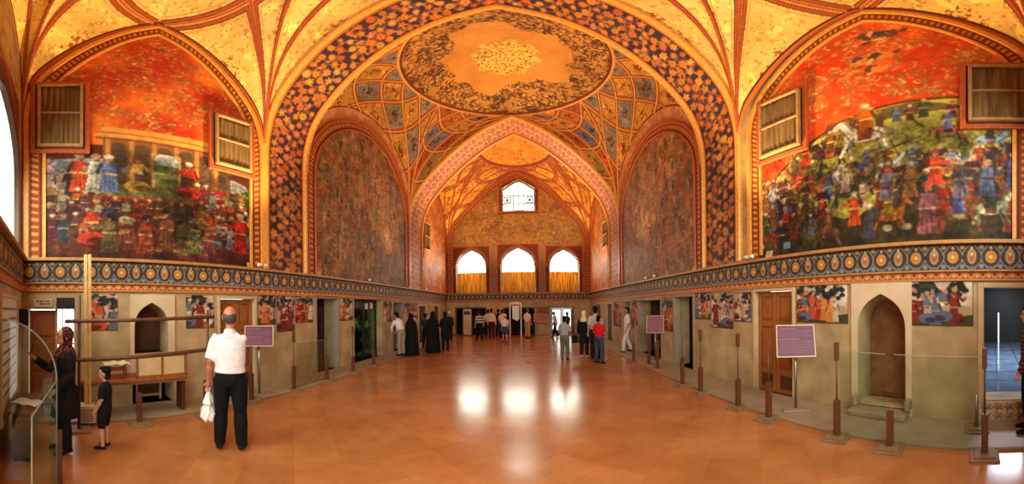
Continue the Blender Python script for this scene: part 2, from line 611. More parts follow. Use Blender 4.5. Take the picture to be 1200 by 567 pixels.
# ---- end walls
END_WIN = [(-4.36, -2.42, 2.62, 4.25, 5.45), (-1.53, 0.64, 2.62, 4.22, 5.52), (1.47, 3.38, 2.62, 4.2, 5.40)]
END_DOOR = [(-4.45, -2.45, 0.0, 1.73, None), (-1.40, 0.58, 0.0, 1.71, None), (1.52, 3.0, 0.0, 1.70, None)]
UPW = (-1.40, 0.66, 7.9, 9.5, 10.16)
def build_end(name, Y, d, wins, doors, label, upper=True, depth=DEPTH):
    holes = [arch_loop(a, b, z0, zs, za) for a, b, z0, zs, za in wins]
    if upper:
        holes.append(arch_loop(UPW[0], UPW[1], UPW[2], UPW[3], UPW[4], [(1, 0), (.6, .42), (.3, .78), (0, 1)]))
    holes += [rect_loop(a, b, z0, z1) for a, b, z0, z1, _ in doors]
    outer = [(WL - 0.03, -0.12), (WR + 0.03, -0.12), (WR + 0.03, 11.9), (WL - 0.03, 11.9)]
    mb = pierced(name, end3(0.0, Y, d), end3(depth, Y, d), outer, holes, M_PLASTER)
    o = mb.build(name, M_PLASTER)
    return tag(o, label, 'wall', kind='structure'), holes
wall_f, far_holes = build_end('wall_far', YF, 1, END_WIN, END_DOOR, 'far end wall with three arched windows above dark doorways')
NEAR_WIN = [(-4.76, -2.4, 2.62, 4.0, 5.1), (-1.4, 0.9, 2.62, 3.85, 5.0), (1.3, 3.3, 2.62, 3.85, 5.0)]
NEAR_DOOR = [(-1.4, 0.9, 0.0, 2.0, None)]
wall_n, _ = build_end('wall_near', YN, -1, NEAR_WIN, NEAR_DOOR, 'entrance wall with arched windows behind the glass barrier', depth=.10)

# ---- floor: polished square tiles
def floor_mat():
    m = bpy.data.materials.new('polished tile floor')
    m.use_nodes = True
    nt = m.node_tree
    b = nt.nodes['Principled BSDF']
    tc = nt.nodes.new('ShaderNodeTexCoord')
    mp = nt.nodes.new('ShaderNodeMapping')
    mp.inputs['Rotation'].default_value = (0, 0, PI / 4)
    nt.links.new(tc.outputs['Object'], mp.inputs['Vector'])
    br = nt.nodes.new('ShaderNodeTexBrick')
    br.offset = 0.0
    br.inputs['Scale'].default_value = 1.0
    br.inputs['Brick Width'].default_value = 0.5
    br.inputs['Row Height'].default_value = 0.5
    br.inputs['Mortar Size'].default_value = 0.004
    br.inputs['Mortar Smooth'].default_value = 0.4
    br.inputs['Bias'].default_value = 0.0
    br.inputs['Color1'].default_value = (*rgb(182, 124, 76), 1)
    br.inputs['Color2'].default_value = (*rgb(170, 111, 66), 1)
    br.inputs['Mortar'].default_value = (*rgb(172, 104, 56), 1)
    nt.links.new(mp.outputs['Vector'], br.inputs['Vector'])
    nz = nt.nodes.new('ShaderNodeTexNoise')
    nz.inputs['Scale'].default_value = 1.6
    nz.inputs['Detail'].default_value = 9
    nz.inputs['Roughness'].default_value = 0.65
    nt.links.new(tc.outputs['Object'], nz.inputs['Vector'])
    rp = nt.nodes.new('ShaderNodeValToRGB')
    rp.color_ramp.elements[0].position = 0.35
    rp.color_ramp.elements[1].position = 0.68
    rp.color_ramp.elements[0].color = (0.72, 0.62, 0.52, 1)
    rp.color_ramp.elements[1].color = (1.1, 1.05, 1.0, 1)
    nt.links.new(nz.outputs['Fac'], rp.inputs['Fac'])
    mx = nt.nodes.new('ShaderNodeMix')
    mx.data_type = 'RGBA'
    mx.blend_type = 'MULTIPLY'
    mx.inputs[0].default_value = 0.8
    nt.links.new(br.outputs['Color'], mx.inputs[6])
    nt.links.new(rp.outputs['Color'], mx.inputs[7])
    nt.links.new(mx.outputs[2], b.inputs['Base Color'])
    n2 = nt.nodes.new('ShaderNodeTexNoise')
    n2.inputs['Scale'].default_value = 3.0
    n2.inputs['Detail'].default_value = 3
    nt.links.new(tc.outputs['Object'], n2.inputs['Vector'])
    mr = nt.nodes.new('ShaderNodeMapRange')
    mr.inputs['To Min'].default_value = 0.13
    mr.inputs['To Max'].default_value = 0.27
    nt.links.new(n2.outputs['Fac'], mr.inputs['Value'])
    nt.links.new(mr.outputs['Result'], b.inputs['Roughness'])
    bp = nt.nodes.new('ShaderNodeBump')
    bp.inputs['Strength'].default_value = 0.02
    bp.inputs['Distance'].default_value = 0.03
    nt.links.new(n2.outputs['Fac'], bp.inputs['Height'])
    nt.links.new(bp.outputs['Normal'], b.inputs['Normal'])
    b.inputs['Specular IOR Level'].default_value = 0.5
    return m
M_FLOOR = floor_mat()
fl = MB().box(WL - 3.5, WR + 3.5, YN - 1.5, YF + 3.0, -0.2, 0.0).build('floor', M_FLOOR)
tag(fl, 'polished orange brown tile floor of the hall', 'floor', kind='structure')
for nm, x0, x1, lb in (('trim_1', WL + 0.005, WL + 0.72, 'grey stone step along the wall of the court feast mural'),
                       ('trim_2', WR - 0.88, WR - 0.005, 'grey stone step along the wall of the cavalry battle mural')):
    o = MB().box(x0, x1, YN + 0.01, YF - 0.01, 0.0, 0.045).build(nm, M_STONE, bevel=0.01)
    tag(o, lb, 'step', kind='structure')

# ---------------------------------------------------------------- friezes and ledges
def frieze_unit():
    r = Ras(0, 0.52, 0, 0.43, 150, (66, 54, 50))
    for cx, kind in ((0.13, 0), (0.39, 1)):
        for sx in (-1, 1):
            t = np.linspace(0, 1, 14)
            r.line([(cx + sx * (0.02 + 0.1 * math.sin(PI * q)), 0.03 + 0.37 * q) for q in t], 0.022, (44, 42, 62))
            r.line([(cx + sx * (0.035 + 0.1 * math.sin(PI * q)), 0.03 + 0.37 * q) for q in t], 0.010, (188, 164, 120))
            r.ell(cx + sx * 0.125, 0.07, 0.03, 0.035, (126, 138, 150))
            r.ell(cx + sx * 0.125, 0.37, 0.03, 0.03, (168, 146, 104))
            r.line([(cx + sx * 0.02, 0.04), (cx + sx * 0.09, 0.10), (cx + sx * 0.13, 0.16)], 0.012, (140, 132, 120))
        if kind == 0:
            r.ell(cx, 0.215, 0.075, 0.095, (196, 140, 66)).ell(cx, 0.215, 0.05, 0.065, (178, 110, 50)).ell(cx, 0.215, 0.025, 0.03, (230, 186, 110))
        else:
            r.ell(cx, 0.225, 0.062, 0.12, (178, 146, 104)).ell(cx, 0.225, 0.04, 0.085, (160, 92, 52)).ell(cx, 0.26, 0.02, 0.03, (214, 180, 120))
        r.ell(cx, 0.36, 0.02, 0.025, (206, 176, 120))
        r.ell(cx, 0.05, 0.025, 0.018, (120, 128, 150))
    r.rect(0, 0.53, 0.0, 0.018, (196, 160, 100)).rect(0, 0.53, 0.41, 0.44, (60, 40, 30))
    return r
FU = frieze_unit()
def strip_unit():
    r = Ras(0, 0.16, 0, 0.12, 180, (176, 92, 44))
    r.line([(0, .06), (.04, .09), (.08, .06), (.12, .03), (.16, .06)], .012, (222, 170, 100))
    r.ell(.04, .05, .018, .018, (232, 190, 130)).ell(.12, .07, .018, .018, (120, 40, 30))
    r.rect(0, .2, 0, .012, (200, 150, 90)).rect(0, .2, .108, .13, (120, 60, 34))
    return r
SU = strip_unit()

def frieze(n, s0, s1, tof, depth_dir, label):
    """tof(off) -> (s,z) mapper; builds the patterned band, its lower strip and its ledge as one trim"""
    L = s1 - s0
    ns = int(L / 0.0145)
    s = np.linspace(s0, s1, ns)
    root = empty('trim_%d' % n, tuple(tof(0)(s0, FRZ)), label=label, cat='frieze', kind='structure')
    inv = Matrix.Translation(-Vector(root.location))
    def part(name, zb, zt, nz, unit, uw, off, m=M_PAINT):
        z = np.linspace(zb, zt, nz)
        Sg, Zg = np.meshgrid(s, z, indexing='ij')
        Pt = tof(off)(Sg, Zg)
        C = unit.sample(np.mod(Sg - s0, uw), (Zg - zb) / (zt - zb) * (unit.h - 1) / unit.k)
        C = C * (0.86 + 0.28 * fbm(ns, nz, 60, 3)[..., None])
        o = grid(name, Pt, C, m, root)
        o.matrix_parent_inverse = inv
        return o
    part('frieze_band', FRZ, LEDGE - 0.05, 30, FU, 0.52, -0.035)
    part('lower_strip', FRZ - 0.125, FRZ, 9, SU, 0.16, -0.02)
    mb = MB()
    def bar(z0, z1, o0, o1):
        a = [tof(o)(q, z) for q in (s0, s1) for o in (o0, o1) for z in (z0, z1)]
        mb.add([tuple(v) for v in a], [(0, 1, 3, 2), (4, 6, 7, 5), (0, 4, 5, 1), (2, 3, 7, 6), (0, 2, 6, 4), (1, 5, 7, 3)])
    bar(LEDGE - 0.055, LEDGE, 0.05, -0.11)
    bar(FRZ - 0.012, FRZ + 0.012, 0.0, -0.05)
    bar(FRZ - 0.14, FRZ - 0.12, 0.0, -0.03)
    o = mb.build('ledge', M_LEDGE, root, bevel=0.008)
    o.matrix_parent_inverse = inv
frieze(3, YN, YF, lambda off: side3(-1, off), 1, 'dark medallion frieze and ledge under the court feast mural')
frieze(4, YN, YF, lambda off: side3(1, off), 1, 'blue medallion frieze and ledge under the cavalry battle mural')
frieze(5, WL, WR, lambda off: end3(off, YF, 1), 1, 'medallion frieze and ledge under the three arched far windows')
frieze(6, WL, WR, lambda off: end3(off, YN, -1), 1, 'dark medallion frieze and ledge on the entrance wall')

# ---------------------------------------------------------------- great transverse arches
def soffit_paint1(L, D):
    r = Ras(0, L, 0, D, 46, (58, 40, 52))
    r.mottle(.25, .5)
    pal = [(206, 120, 48), (192, 100, 40), (212, 138, 60)]
    nx = int(L / 0.30)
    b0, b1 = D * .12, D * .90
    rows = 5
    for j in range(rows):
        for i in range(nx + 1):
            x = (i + .5 * (j % 2)) * L / nx + random.uniform(-.05, .05)
            y = b0 + (j + .5) * (b1 - b0) / rows + random.uniform(-.03, .03)
            a = random.uniform(0, 2 * PI)
            pts = [(x + .20 * q * math.cos(a + 2.4 * q), y + .20 * q * math.sin(a + 2.4 * q)) for q in np.linspace(0, 1.4, 9)]
            r.line(pts, .026, (170, 104, 50))
            for q in (3, 5, 7):
                r.ell(pts[q][0] + random.uniform(-.05, .05), pts[q][1] + random.uniform(-.05, .05), .060, .034, random.choice([(180, 108, 48), (126, 64, 42), (192, 124, 58), (96, 62, 74)]), rot=random.uniform(0, PI))
    for j in range(rows):
        for i in range(nx + 1):
            x = (i + .5 * (j % 2)) * L / nx + random.uniform(-.04, .04)
            y = b0 + (j + .5) * (b1 - b0) / rows
            s = random.uniform(.072, .125)
            flower(r, x, y, s, jit(random.choice(pal)), random.choice([(160, 72, 34), (216, 156, 78), (184, 92, 38)]), n=random.choice([5, 6, 8]), rot=random.uniform(0, 1))
    for a, b, c in ((0, .055, (226, 154, 66)), (.055, .075, (110, 46, 26)), (.075, .105, (206, 126, 50)), (.105, .12, (84, 36, 26)),
                    (.90, .915, (84, 36, 26)), (.915, .96, (214, 136, 56)), (.96, .975, (120, 50, 28)), (.975, 1.01, (226, 154, 66))):
        r.rect(0, L + 1, a * D, b * D, c)
    return r

def soffit_paint2(L, D):
    r = Ras(0, L, 0, D, 36, (186, 116, 72))
    r.mottle(.2, .4)
    n = int(L / .5)
    for i in range(n):
        for j in (0, 1, 2):
            x = (i + .5 * (j % 2)) * L / n
            y = D * (.24 + .26 * j)
            for sg in (-1, 1):
                pts = [(x + sg * .2 * math.sin(2.6 * q) * q, y + .2 * math.cos(2.6 * q) * q) for q in np.linspace(.1, 1.2, 10)]
                r.line(pts, .035, (226, 186, 140))
            flower(r, x, y, .11, (150, 54, 34), (232, 196, 150), n=6)
            r.ell(x + .24, y, .05, .03, (120, 80, 90))
    for a, b, c in ((0, .05, (222, 150, 70)), (.05, .075, (120, 50, 30)), (.925, .95, (120, 50, 30)), (.95, 1.01, (222, 150, 70))):
        r.rect(0, L + 1, a * D, b * D, c)
    return r

def yskew(pair): return lambda X: pair[0] + (pair[1] - pair[0]) * (X - WL) / (WR - WL)

def great_arch(n, A, painter, label, ncross, ds):
    p = arch_path(T_STEEP, XC, HALF, ZS, ZA, LEDGE - 0.02, 161, 30)
    L = np.cumsum(np.r_[0, np.linalg.norm(np.diff(p, axis=0), axis=1)])[-1]
    p = resample(p, int(L / ds))
    D = A[1][0] - A[0][0]
    ras = painter(L, D)
    u = np.linspace(0, 1, ncross)
    y0, y1 = yskew(A[0])(p[:, 0]), yskew(A[1])(p[:, 0])
    Yg = y0[:, None] * (1 - u) + y1[:, None] * u
    # slightly inside the wall line so that the pier stands proud of the painted lunettes
    ctr = np.array([XC, 5.0])
    Pg = np.stack([np.repeat(p[:, :1], ncross, 1), Yg, np.repeat(p[:, 1:], ncross, 1)], -1)
    Lg = np.linspace(0, L, len(p))[:, None] + np.zeros((1, ncross))
    C = ras.sample(Lg, u[None, :] * D + np.zeros_like(Lg))
    root = empty('trim_%d' % n, (XC, float(yskew(A[0])(XC)), LEDGE), label=label, cat='arch', kind='structure')
    inv = Matrix.Translation(-Vector(root.location))
    o = grid('soffit', Pg, C, M_PAINT, root)
    o.matrix_parent_inverse = inv
    mb = MB()
    for yy, sg in ((y0, -1), (y1, 1)):
        path = np.stack([p[::3, 0], yy[::3], p[::3, 1]], 1)
        sweep(mb, path, (0, 1, 0), [(-.07, -.05), (.07, -.05), (.07, .035), (.045, .07), (-.045, .07), (-.07, .035)])
    o = mb.build('edge_moulding', M_GOLD, root)
    o.matrix_parent_inverse = inv
    # the spandrel mass of the arch above the soffit, front and back
    mb = MB()
    for yy in (y0, y1):
        q = p[::3]
        top = np.stack([q[:, 0] * 1.0, yy[::3], np.full(len(q), 12.6)], 1)
        bot = np.stack([q[:, 0], yy[::3], q[:, 1]], 1)
        k = len(q)
        mb.add([tuple(v) for v in bot] + [tuple(v) for v in top], [(i, i + 1, k + i + 1, k + i) for i in range(k - 1)])
    o = mb.build('spandrel', M_REDGOLD, root)
    o.matrix_parent_inverse = inv
great_arch(7, A1, soffit_paint1, 'great pointed arch painted with orange flowers on dark blue', 58, 0.021)
great_arch(8, A2, soffit_paint2, 'pointed arch with pale scrollwork before the bay with arched windows', 40, 0.034)

# ---------------------------------------------------------------- vaults
def vault(name, label, Y1, Y2, za_l, za_r, tside, ring_c, ring_r, ring_z, fac, pal, ribs_m, n_side=121, n_s=70, dome_h=1.1, near_za=ZA, dome_paint=None, ring_lobes=0.0, rib_w=.07, side_fac=None):
    sides = []
    y1f, y2f = yskew(Y1), yskew(Y2)
    a = arch_curve(tside, (Y1[0] + Y2[0]) / 2, (Y2[0] - Y1[0]) / 2, ZS, za_l, n_side)
    a = resample(a, n_side); sides.append(np.stack([np.full(n_side, WL), a[:, 0], a[:, 1]], 1))
    a = resample(arch_curve(T_STEEP, XC, HALF, ZS, ZA, n_side), n_side)
    sides.append(np.stack([a[:, 0], y2f(a[:, 0]), a[:, 1]], 1))
    b = arch_curve(tside, (Y1[1] + Y2[1]) / 2, (Y2[1] - Y1[1]) / 2, ZS, za_r, n_side)
    b = resample(b, n_side)[::-1]; sides.append(np.stack([np.full(n_side, WR), b[:, 0], b[:, 1]], 1))
    a = resample(arch_curve(T_STEEP, XC, HALF, ZS, near_za, n_side), n_side)[::-1]
    sides.append(np.stack([a[:, 0], y1f(a[:, 0]), a[:, 1]], 1))
    rc = np.array(ring_c)
    ang = [math.atan2(s[0][1] - rc[1], s[0][0] - rc[0]) for s in sides] 
    Bs, Rs, Ts = [], [], []
    for k in range(4):
        a0, a1 = ang[k], ang[(k + 1) % 4]
        while a1 > a0: a1 -= 2 * PI
        while a1 < a0 - 2 * PI: a1 += 2 * PI
        q = np.linspace(-1, 1, n_side)
        th = a0 + (a1 - a0) * (q + 1) / 2
        rr = ring_r * (1 + ring_lobes * np.abs(np.sin(th * 8)))
        Bs.append(sides[k]); Ts.append(1 - np.abs(q))
        Rs.append(np.stack([rc[0] + rr * np.cos(th), rc[1] + rr * np.sin(th), np.full(n_side, ring_z)], 1))
    B, R, T = np.vstack(Bs), np.vstack(Rs), np.concatenate(Ts)
    Cc = np.empty_like(B)
    w = .78
    Cc[:, :2] = B[:, :2] * w + R[:, :2] * (1 - w)
    Cc[:, 2] = B[:, 2] + .70 * (R[:, 2] - B[:, 2])
    s = np.linspace(0, 1, n_s)[None, :, None]
    Pg = (1 - s) ** 2 * B[:, None] + 2 * s * (1 - s) * Cc[:, None] + s ** 2 * R[:, None]
    tau = T[:, None] + np.zeros((1, n_s))
    sv = s[..., 0] + np.zeros((len(T), 1))
    sidx = np.repeat(np.arange(4), n_side)[:, None] + np.zeros((1, n_s), int)
    fmap = np.where(sidx % 2 == 0, side_fac or fac, fac)
    u, v = fmap * (tau - sv), fmap * (tau + sv)
    iu, iv = np.floor(u + 1e-6), np.floor(v + 1e-6)
    fu, fv = u - iu, v - iv
    row = (iv - iu).astype(int)
    hsh = (np.abs(iu * 7 + iv * 13).astype(int))
    Cg = np.zeros(Pg.shape)
    n0, n1 = Pg.shape[:2]
    for rr in np.unique(row):
        pl = pal[min(rr * len(pal) // int(2 * fac + 2), len(pal) - 1)]
        for hh in range(len(pl)):
            Cg[(row == rr) & (hsh % len(pl) == hh)] = np.array(pl[hh]) / 255.
    if side_fac:
        ev = sidx % 2 == 0
        Cg[ev & (row >= 1)] = np.array([196, 140, 66]) / 255.
        Cg[ev & (row >= 2) & (hsh % 2 == 0)] = np.array([130, 116, 104]) / 255.
        Cg[ev & (iu < 0) & (iv < 1)] = np.array([170, 74, 34]) / 255.
    # metric distance to the ribs
    e1 = np.linalg.norm(np.gradient(Pg, axis=0), axis=2) + 1e-6
    e2 = np.linalg.norm(np.gradient(Pg, axis=1), axis=2) + 1e-6
    def dist(q):
        g = np.sqrt((np.gradient(q, axis=0) / e1) ** 2 + (np.gradient(q, axis=1) / e2) ** 2) + 1e-6
        return np.abs(q - np.round(q)) / g
    d = np.minimum(dist(u), dist(v))
    gt = np.gradient(tau, axis=0) / e1
    d = np.minimum(d, tau / (np.abs(gt) + 1e-6))
    # all-over ornament inside each field
    fl1 = vnoise3(Pg, .05 if fac < 2 else .07, 3); fl2 = vnoise3(Pg, .17, 5); fl3 = vnoise3(Pg, .6, 9)
    Cg *= (.86 + .28 * fl3)[..., None]
    dots = fl1 > .72
    Cg[dots] = Cg[dots] * (np.array([.90, .78, .62]) if fac < 2 else np.array([.80, .60, .44]))
    lt = (fl2 > (.66 if fac > 1 else .74)) & ~dots
    Cg[lt] = np.minimum(1, Cg[lt] * np.array([1.18, 1.16, 1.1]))
    dc = np.hypot(fu - .5, fv - .5)
    med = (dc < .17) & (fl1 > (.42 if fac > 1 else .6))
    Cg[med] = Cg[med] * np.array([.74, .56, .42])
    def band(a, b, c):
        Cg[(d >= a) & (d < b)] = np.array(c) / 255.
    k = rib_w
    band(2.35 * k, 2.6 * k, (206, 148, 70)); band(1.5 * k, 1.75 * k, (92, 40, 26)); band(.75 * k, 1.5 * k, (176, 84, 38)); band(.55 * k, .75 * k, (84, 36, 24)); band(0, .55 * k, (224, 160, 74))
    e = sv < .03
    Cg[e] = np.array([196, 104, 44]) / 255.
    Cg[(sv > .03) & (sv < .045)] = np.array([90, 40, 26]) / 255.
    if side_fac:
        ev = (sidx % 2 == 0) & (tau > .22)
        Cg[ev & (sv < .17)] = np.array([186, 118, 66]) / 255. * 1.0
        pk = ev & (sv > .05) & (sv < .15) & (fl2 > .5)
        Cg[pk] = np.array([206, 142, 96]) / 255.
        Cg[ev & (sv > .155) & (sv < .175)] = np.array([110, 48, 28]) / 255.
    root = empty(name, (rc[0], rc[1], ring_z), label=label, cat='vault', kind='structure')
    inv = Matrix.Translation(-Vector(root.location))
    Pc = np.vstack([Pg, Pg[:1]]); Cc2 = np.vstack([Cg, Cg[:1]])
    o = grid('pendentives', Pc, Cc2, M_PAINT, root); o.matrix_parent_inverse = inv
    # ribs
    def at(k, tau_, corner_end, s_):
        q = (1 - tau_) if corner_end else -(1 - tau_)
        i = k * n_side + (q + 1) / 2 * (n_side - 1)
        j = s_ * (n_s - 1)
        i0 = min(int(i), (k + 1) * n_side - 2); j0 = min(int(j), n_s - 2)
        fi, fj = i - i0, j - j0
        return (Pg[i0, j0] * (1 - fi) + Pg[i0 + 1, j0] * fi) * (1 - fj) + (Pg[i0, j0 + 1] * (1 - fi) + Pg[i0 + 1, j0 + 1] * fi) * fj
    cen = np.array([rc[0], rc[1], ring_z - 6.0])
    mb = MB()
    prof = [(-.026, -.02), (.026, -.02), (.022, .014), (0, .024), (-.022, .014)]
    def rib(pts):
        pts = np.array(pts)
        if len(pts) < 3: return
        Nn = cen - pts
        Tn = np.gradient(pts, axis=0)
        Aa = np.cross(Tn, Nn); Aa /= np.linalg.norm(Aa, axis=1)[:, None] + 1e-9
        sweep(mb, pts, Aa, prof)
    for k in range(4):
        fk = side_fac if side_fac and k % 2 == 0 else fac
        s_lo = .16 if side_fac and k % 2 == 0 else 0.0
        for ce in (False, True):
            for kk in range(-int(fk), int(fk) + 1):
                rib([at(k, x + kk / fk, ce, x) for x in np.linspace(0, 1, 26) if 0 <= x + kk / fk <= 1 and (x >= s_lo or x + kk / fk < .22)])
            for kk in range(1, int(2 * fk)):
                rib([at(k, kk / fk - x, ce, x) for x in np.linspace(0, 1, 26) if 0 <= kk / fk - x <= 1 and (x >= s_lo or kk / fk - x < .22)])
        rib([at(k, 0.0, False, x) for x in np.linspace(0, 1, 26)])
    o = mb.build('ribs', ribs_m, root); o.matrix_parent_inverse = inv
    # the dome inside the ring
    th = np.linspace(0, 2 * PI, 361)
    nr = 90
    rr = np.linspace(0, 1, nr)
    Rg, Tg = np.meshgrid(rr, th, indexing='ij')
    rad = Rg * ring_r * (1 + ring_lobes * np.abs(np.sin(Tg * 8)))
    Xd, Yd = rad * np.cos(Tg), rad * np.sin(Tg)
    Zd = ring_z + dome_h * (1 - Rg ** 2)
    Pd = np.stack([rc[0] + Xd, rc[1] + Yd, Zd], -1)
    Cd = dome_paint(Xd, Yd, Rg, Tg)
    o = grid('dome', Pd, Cd, M_PAINT, root, flip=True); o.matrix_parent_inverse = inv
    mb = MB()
    t2 = np.linspace(0, 2 * PI, 97)
    r2 = ring_r * (1 + ring_lobes * np.abs(np.sin(t2 * 8)))
    path = np.stack([rc[0] + r2 * np.cos(t2), rc[1] + r2 * np.sin(t2), np.full(97, ring_z)], 1)
    sweep(mb, path, (0, 0, 1), roundprof(.055))
    o = mb.build('dome_ring', ribs_m, root); o.matrix_parent_inverse = inv

def dome_mid(Xd, Yd, Rg, Tg):
    r = Ras(-3.6, 3.6, -3.6, 3.6, 60, (196, 132, 58))
    # scrolling lace of dark leaves over gold
    for _ in range(1500):
        a, q = random.uniform(0, 2 * PI), math.sqrt(random.uniform(.25, 1.08)) * 3.35
        x, y = q * math.cos(a), q * math.sin(a)
        b = random.uniform(0, 2 * PI)
        s = random.uniform(.07, .15)
        sg = random.choice((-1, 1))
        pts = [(x + s * t * math.cos(b + sg * 3.2 * t), y + s * t * math.sin(b + sg * 3.2 * t)) for t in np.linspace(.15, 1.3, 8)]
        r.line(pts, .035, random.choice([(86, 44, 20), (104, 54, 24), (70, 36, 20)]))
        if random.random() < .5: r.ell(x, y, .04, .03, (232, 184, 104))
    # bare plaster patch with a broken outline
    ph = [random.uniform(0, 6.28) for _ in range(6)]
    aa = np.linspace(0, 2 * PI, 160)
    rad = 1.95 + .22 * np.sin(3 * aa + 1) + .16 * np.sin(5 * aa + ph[1]) + .10 * np.sin(9 * aa + ph[2]) + .06 * np.sin(17 * aa + ph[3])
    r.poly([(q * math.cos(t), q * math.sin(t)) for q, t in zip(rad, aa)], (214, 140, 58))
    # gilded rosette in the middle
    rad = 1.0 + .08 * np.sin(8 * aa) + .05 * np.sin(13 * aa)
    r.poly([(q * math.cos(t) , .15 + q * math.sin(t)) for q, t in zip(rad, aa)], (232, 180, 76))
    for _ in range(420):
        a, q = random.uniform(0, 2 * PI), math.sqrt(random.random()) * .98
        r.ell(q * math.cos(a), .15 + q * math.sin(a), .035, .022, random.choice([(150, 84, 30), (240, 206, 120), (120, 60, 24)]), rot=random.uniform(0, 3))
    r.mottle(.14, .8)
    C = r.sample(Xd, Yd)
    C[Rg > .965] = np.array([120, 48, 26]) / 255.
    return C

def dome_gold(base, dots, dens, rim=(150, 70, 30)):
    def f(Xd, Yd, Rg, Tg):
        r = Ras(-3.0, 3.0, -3.0, 3.0, 40, base)
        for _ in range(dens):
            a, q = random.uniform(0, 2 * PI), math.sqrt(random.random()) * 2.9
            r.ell(q * math.cos(a), q * math.sin(a), .07, .04, jit(random.choice(dots)), rot=random.uniform(0, 3))
        r.mottle(.15, .6)
        C = r.sample(Xd, Yd)
        C[Rg > .94] = np.array(rim) / 255.
        return C
    return f

PAL_MID = [[(176, 116, 52), (150, 118, 58), (190, 130, 58)], [(186, 84, 36), (196, 120, 48), (168, 74, 34)], [(206, 140, 56), (112, 104, 116), (198, 112, 44)],
           [(104, 98, 118), (196, 104, 40), (210, 150, 66)], [(176, 78, 36), (116, 100, 110), (200, 130, 52)], [(160, 62, 32), (116, 92, 96)]]
PAL_NEAR = [[(236, 198, 108), (240, 208, 124)], [(238, 202, 114), (232, 184, 88)], [(232, 186, 92), (228, 176, 78)]]
PAL_FAR = [[(236, 174, 74), (230, 154, 60)], [(232, 162, 66), (222, 138, 56)], [(214, 134, 58), (230, 160, 68)], [(206, 130, 60), (186, 124, 74)]]
vault('ceiling', 'gold painted vault over the bay of the court feast and battle murals', ((YN - .02, YN - .02)), A1[0], 9.2, 8.45, T_STEEP, (XC, 1.85), 1.1, 11.3, 1.0, PAL_NEAR, M_REDGOLD, n_side=301, n_s=220, rib_w=.10,
      dome_paint=dome_gold((222, 164, 66), [(180, 110, 40), (240, 204, 120)], 900))
vault('ceiling', 'domed vault with gold rosette and a bare plaster patch', A1[1], A2[0], 8.66, 8.25, T_ROUND, (-.5, 9.02), 3.22, 10.92, 3.0, PAL_MID, M_GOLD,
      n_side=241, n_s=170, rib_w=.055, side_fac=2.0, dome_paint=dome_mid)
vault('ceiling', 'glowing orange vault over the bay with arched windows', A2[1], (YF + .02, YF + .02), 8.66, 8.4, T_ROUND, (XC, 16.1), 2.0, 10.9, 2.0, PAL_FAR, M_REDGOLD,
      dome_paint=dome_gold((226, 150, 54), [(196, 110, 40), (236, 180, 90)], 500))
# ================================================================ PAINTED WALL SURFACES
def mural_arch(side, table, c, half, za, ras, label, cell, off=0.0, z0=LEDGE, zs=1.0):
    top = arch_top(table, c, half, ZS, za)
    ns = int(2 * half / cell)
    s = np.linspace(c - half, c + half, ns)
    zt = top(s)
    nz = int((za - z0) / cell)
    v = np.linspace(0, 1, nz)
    Z = z0 + (zt[:, None] - z0) * v
    Sg = s[:, None] + np.zeros_like(Z)
    P3 = side3(side, off)(Sg, Z)
    o = grid('mural', P3, ras.sample(Sg, 2.5 + (Z - 2.5) / zs), M_PAINT)
    return tag(o, label, 'mural', 'murals in the arched recesses')

def lunette_frame(n, tof, A, table, c, half, za, inset, label, edge=M_GOLD, zoff=-.02):
    """patterned border band with mouldings round a lunette"""
    outer = arch_path(table, c, half, ZS, za, LEDGE, 121, 34)
    inner = arch_path(table, c, half - inset, ZS, za - inset * 1.25, LEDGE, 121, 34)
    L = 15.0
    k = 700
    outer, inner = resample(outer, k), resample(inner, k)
    u = np.linspace(0, 1, 12)
    Pg = outer[:, None] * (1 - u)[None, :, None] + inner[:, None] * u[None, :, None]
    P3 = tof(zoff)(Pg[..., 0], Pg[..., 1])
    t = np.linspace(0, L, k)[:, None] + np.zeros((1, 12))
    C = np.zeros((k, 12, 3))
    C[:] = np.array([150, 66, 30]) / 255.
    uu = u[None, :] + np.zeros((k, 1))
    C[(uu < .2)] = np.array([196, 112, 46]) / 255.
    bead = (np.mod(t, .14) < .06) & (uu > .35) & (uu < .65)
    C[bead] = np.array([214, 150, 78]) / 255.
    dk = (uu > .2) & (uu < .32)
    C[dk] = np.array([70, 30, 22]) / 255.
    C[uu > .8] = np.array([96, 40, 26]) / 255.
    root = empty('trim_%d' % n, tuple(tof(zoff)(c, LEDGE)), label=label, cat='frame', kind='structure')
    inv = Matrix.Translation(-Vector(root.location))
    o = grid('border_band', P3, C, M_PAINT, root); o.matrix_parent_inverse = inv
    mb = MB()
    for pth, w in ((outer, .05), (inner, .03)):
        q = pth[::5]
        path = tof(zoff)(q[:, 0], q[:, 1])
        sweep(mb, path, A, [(-w, -w), (w, -w), (w, w * .6), (w * .5, w), (-w * .5, w), (-w, w * .6)])
    o = mb.build('edge_moulding', edge, root); o.matrix_parent_inverse = inv

def red_sky(r, x0, x1, z0, z1, base, hi, n):
    X, Y = r.X(), r.Y()
    m = fbm(r.h, r.w, 1.1 * r.k, 4)
    w = np.clip((m - .38) * 3.4, 0, 1)[..., None]
    r.a = r.a * 0 + np.array(base) / 255. * (1 - w) + np.array(hi) / 255. * w
    for _ in range(n):
        x, z = random.uniform(x0, x1), random.uniform(z0, z1)
        leaf_spray(r, x, z, random.uniform(.10, .24), [(206, 146, 76), (186, 120, 60), (214, 168, 100), (150, 60, 30), (120, 96, 50)], n=8)
        a = random.uniform(0, 6.28)
        r.line([(x + .3 * q * math.cos(a + 2 * q), z + .3 * q * math.sin(a + 2 * q)) for q in np.linspace(0, 1.2, 8)], .02, (150, 96, 44), .8)

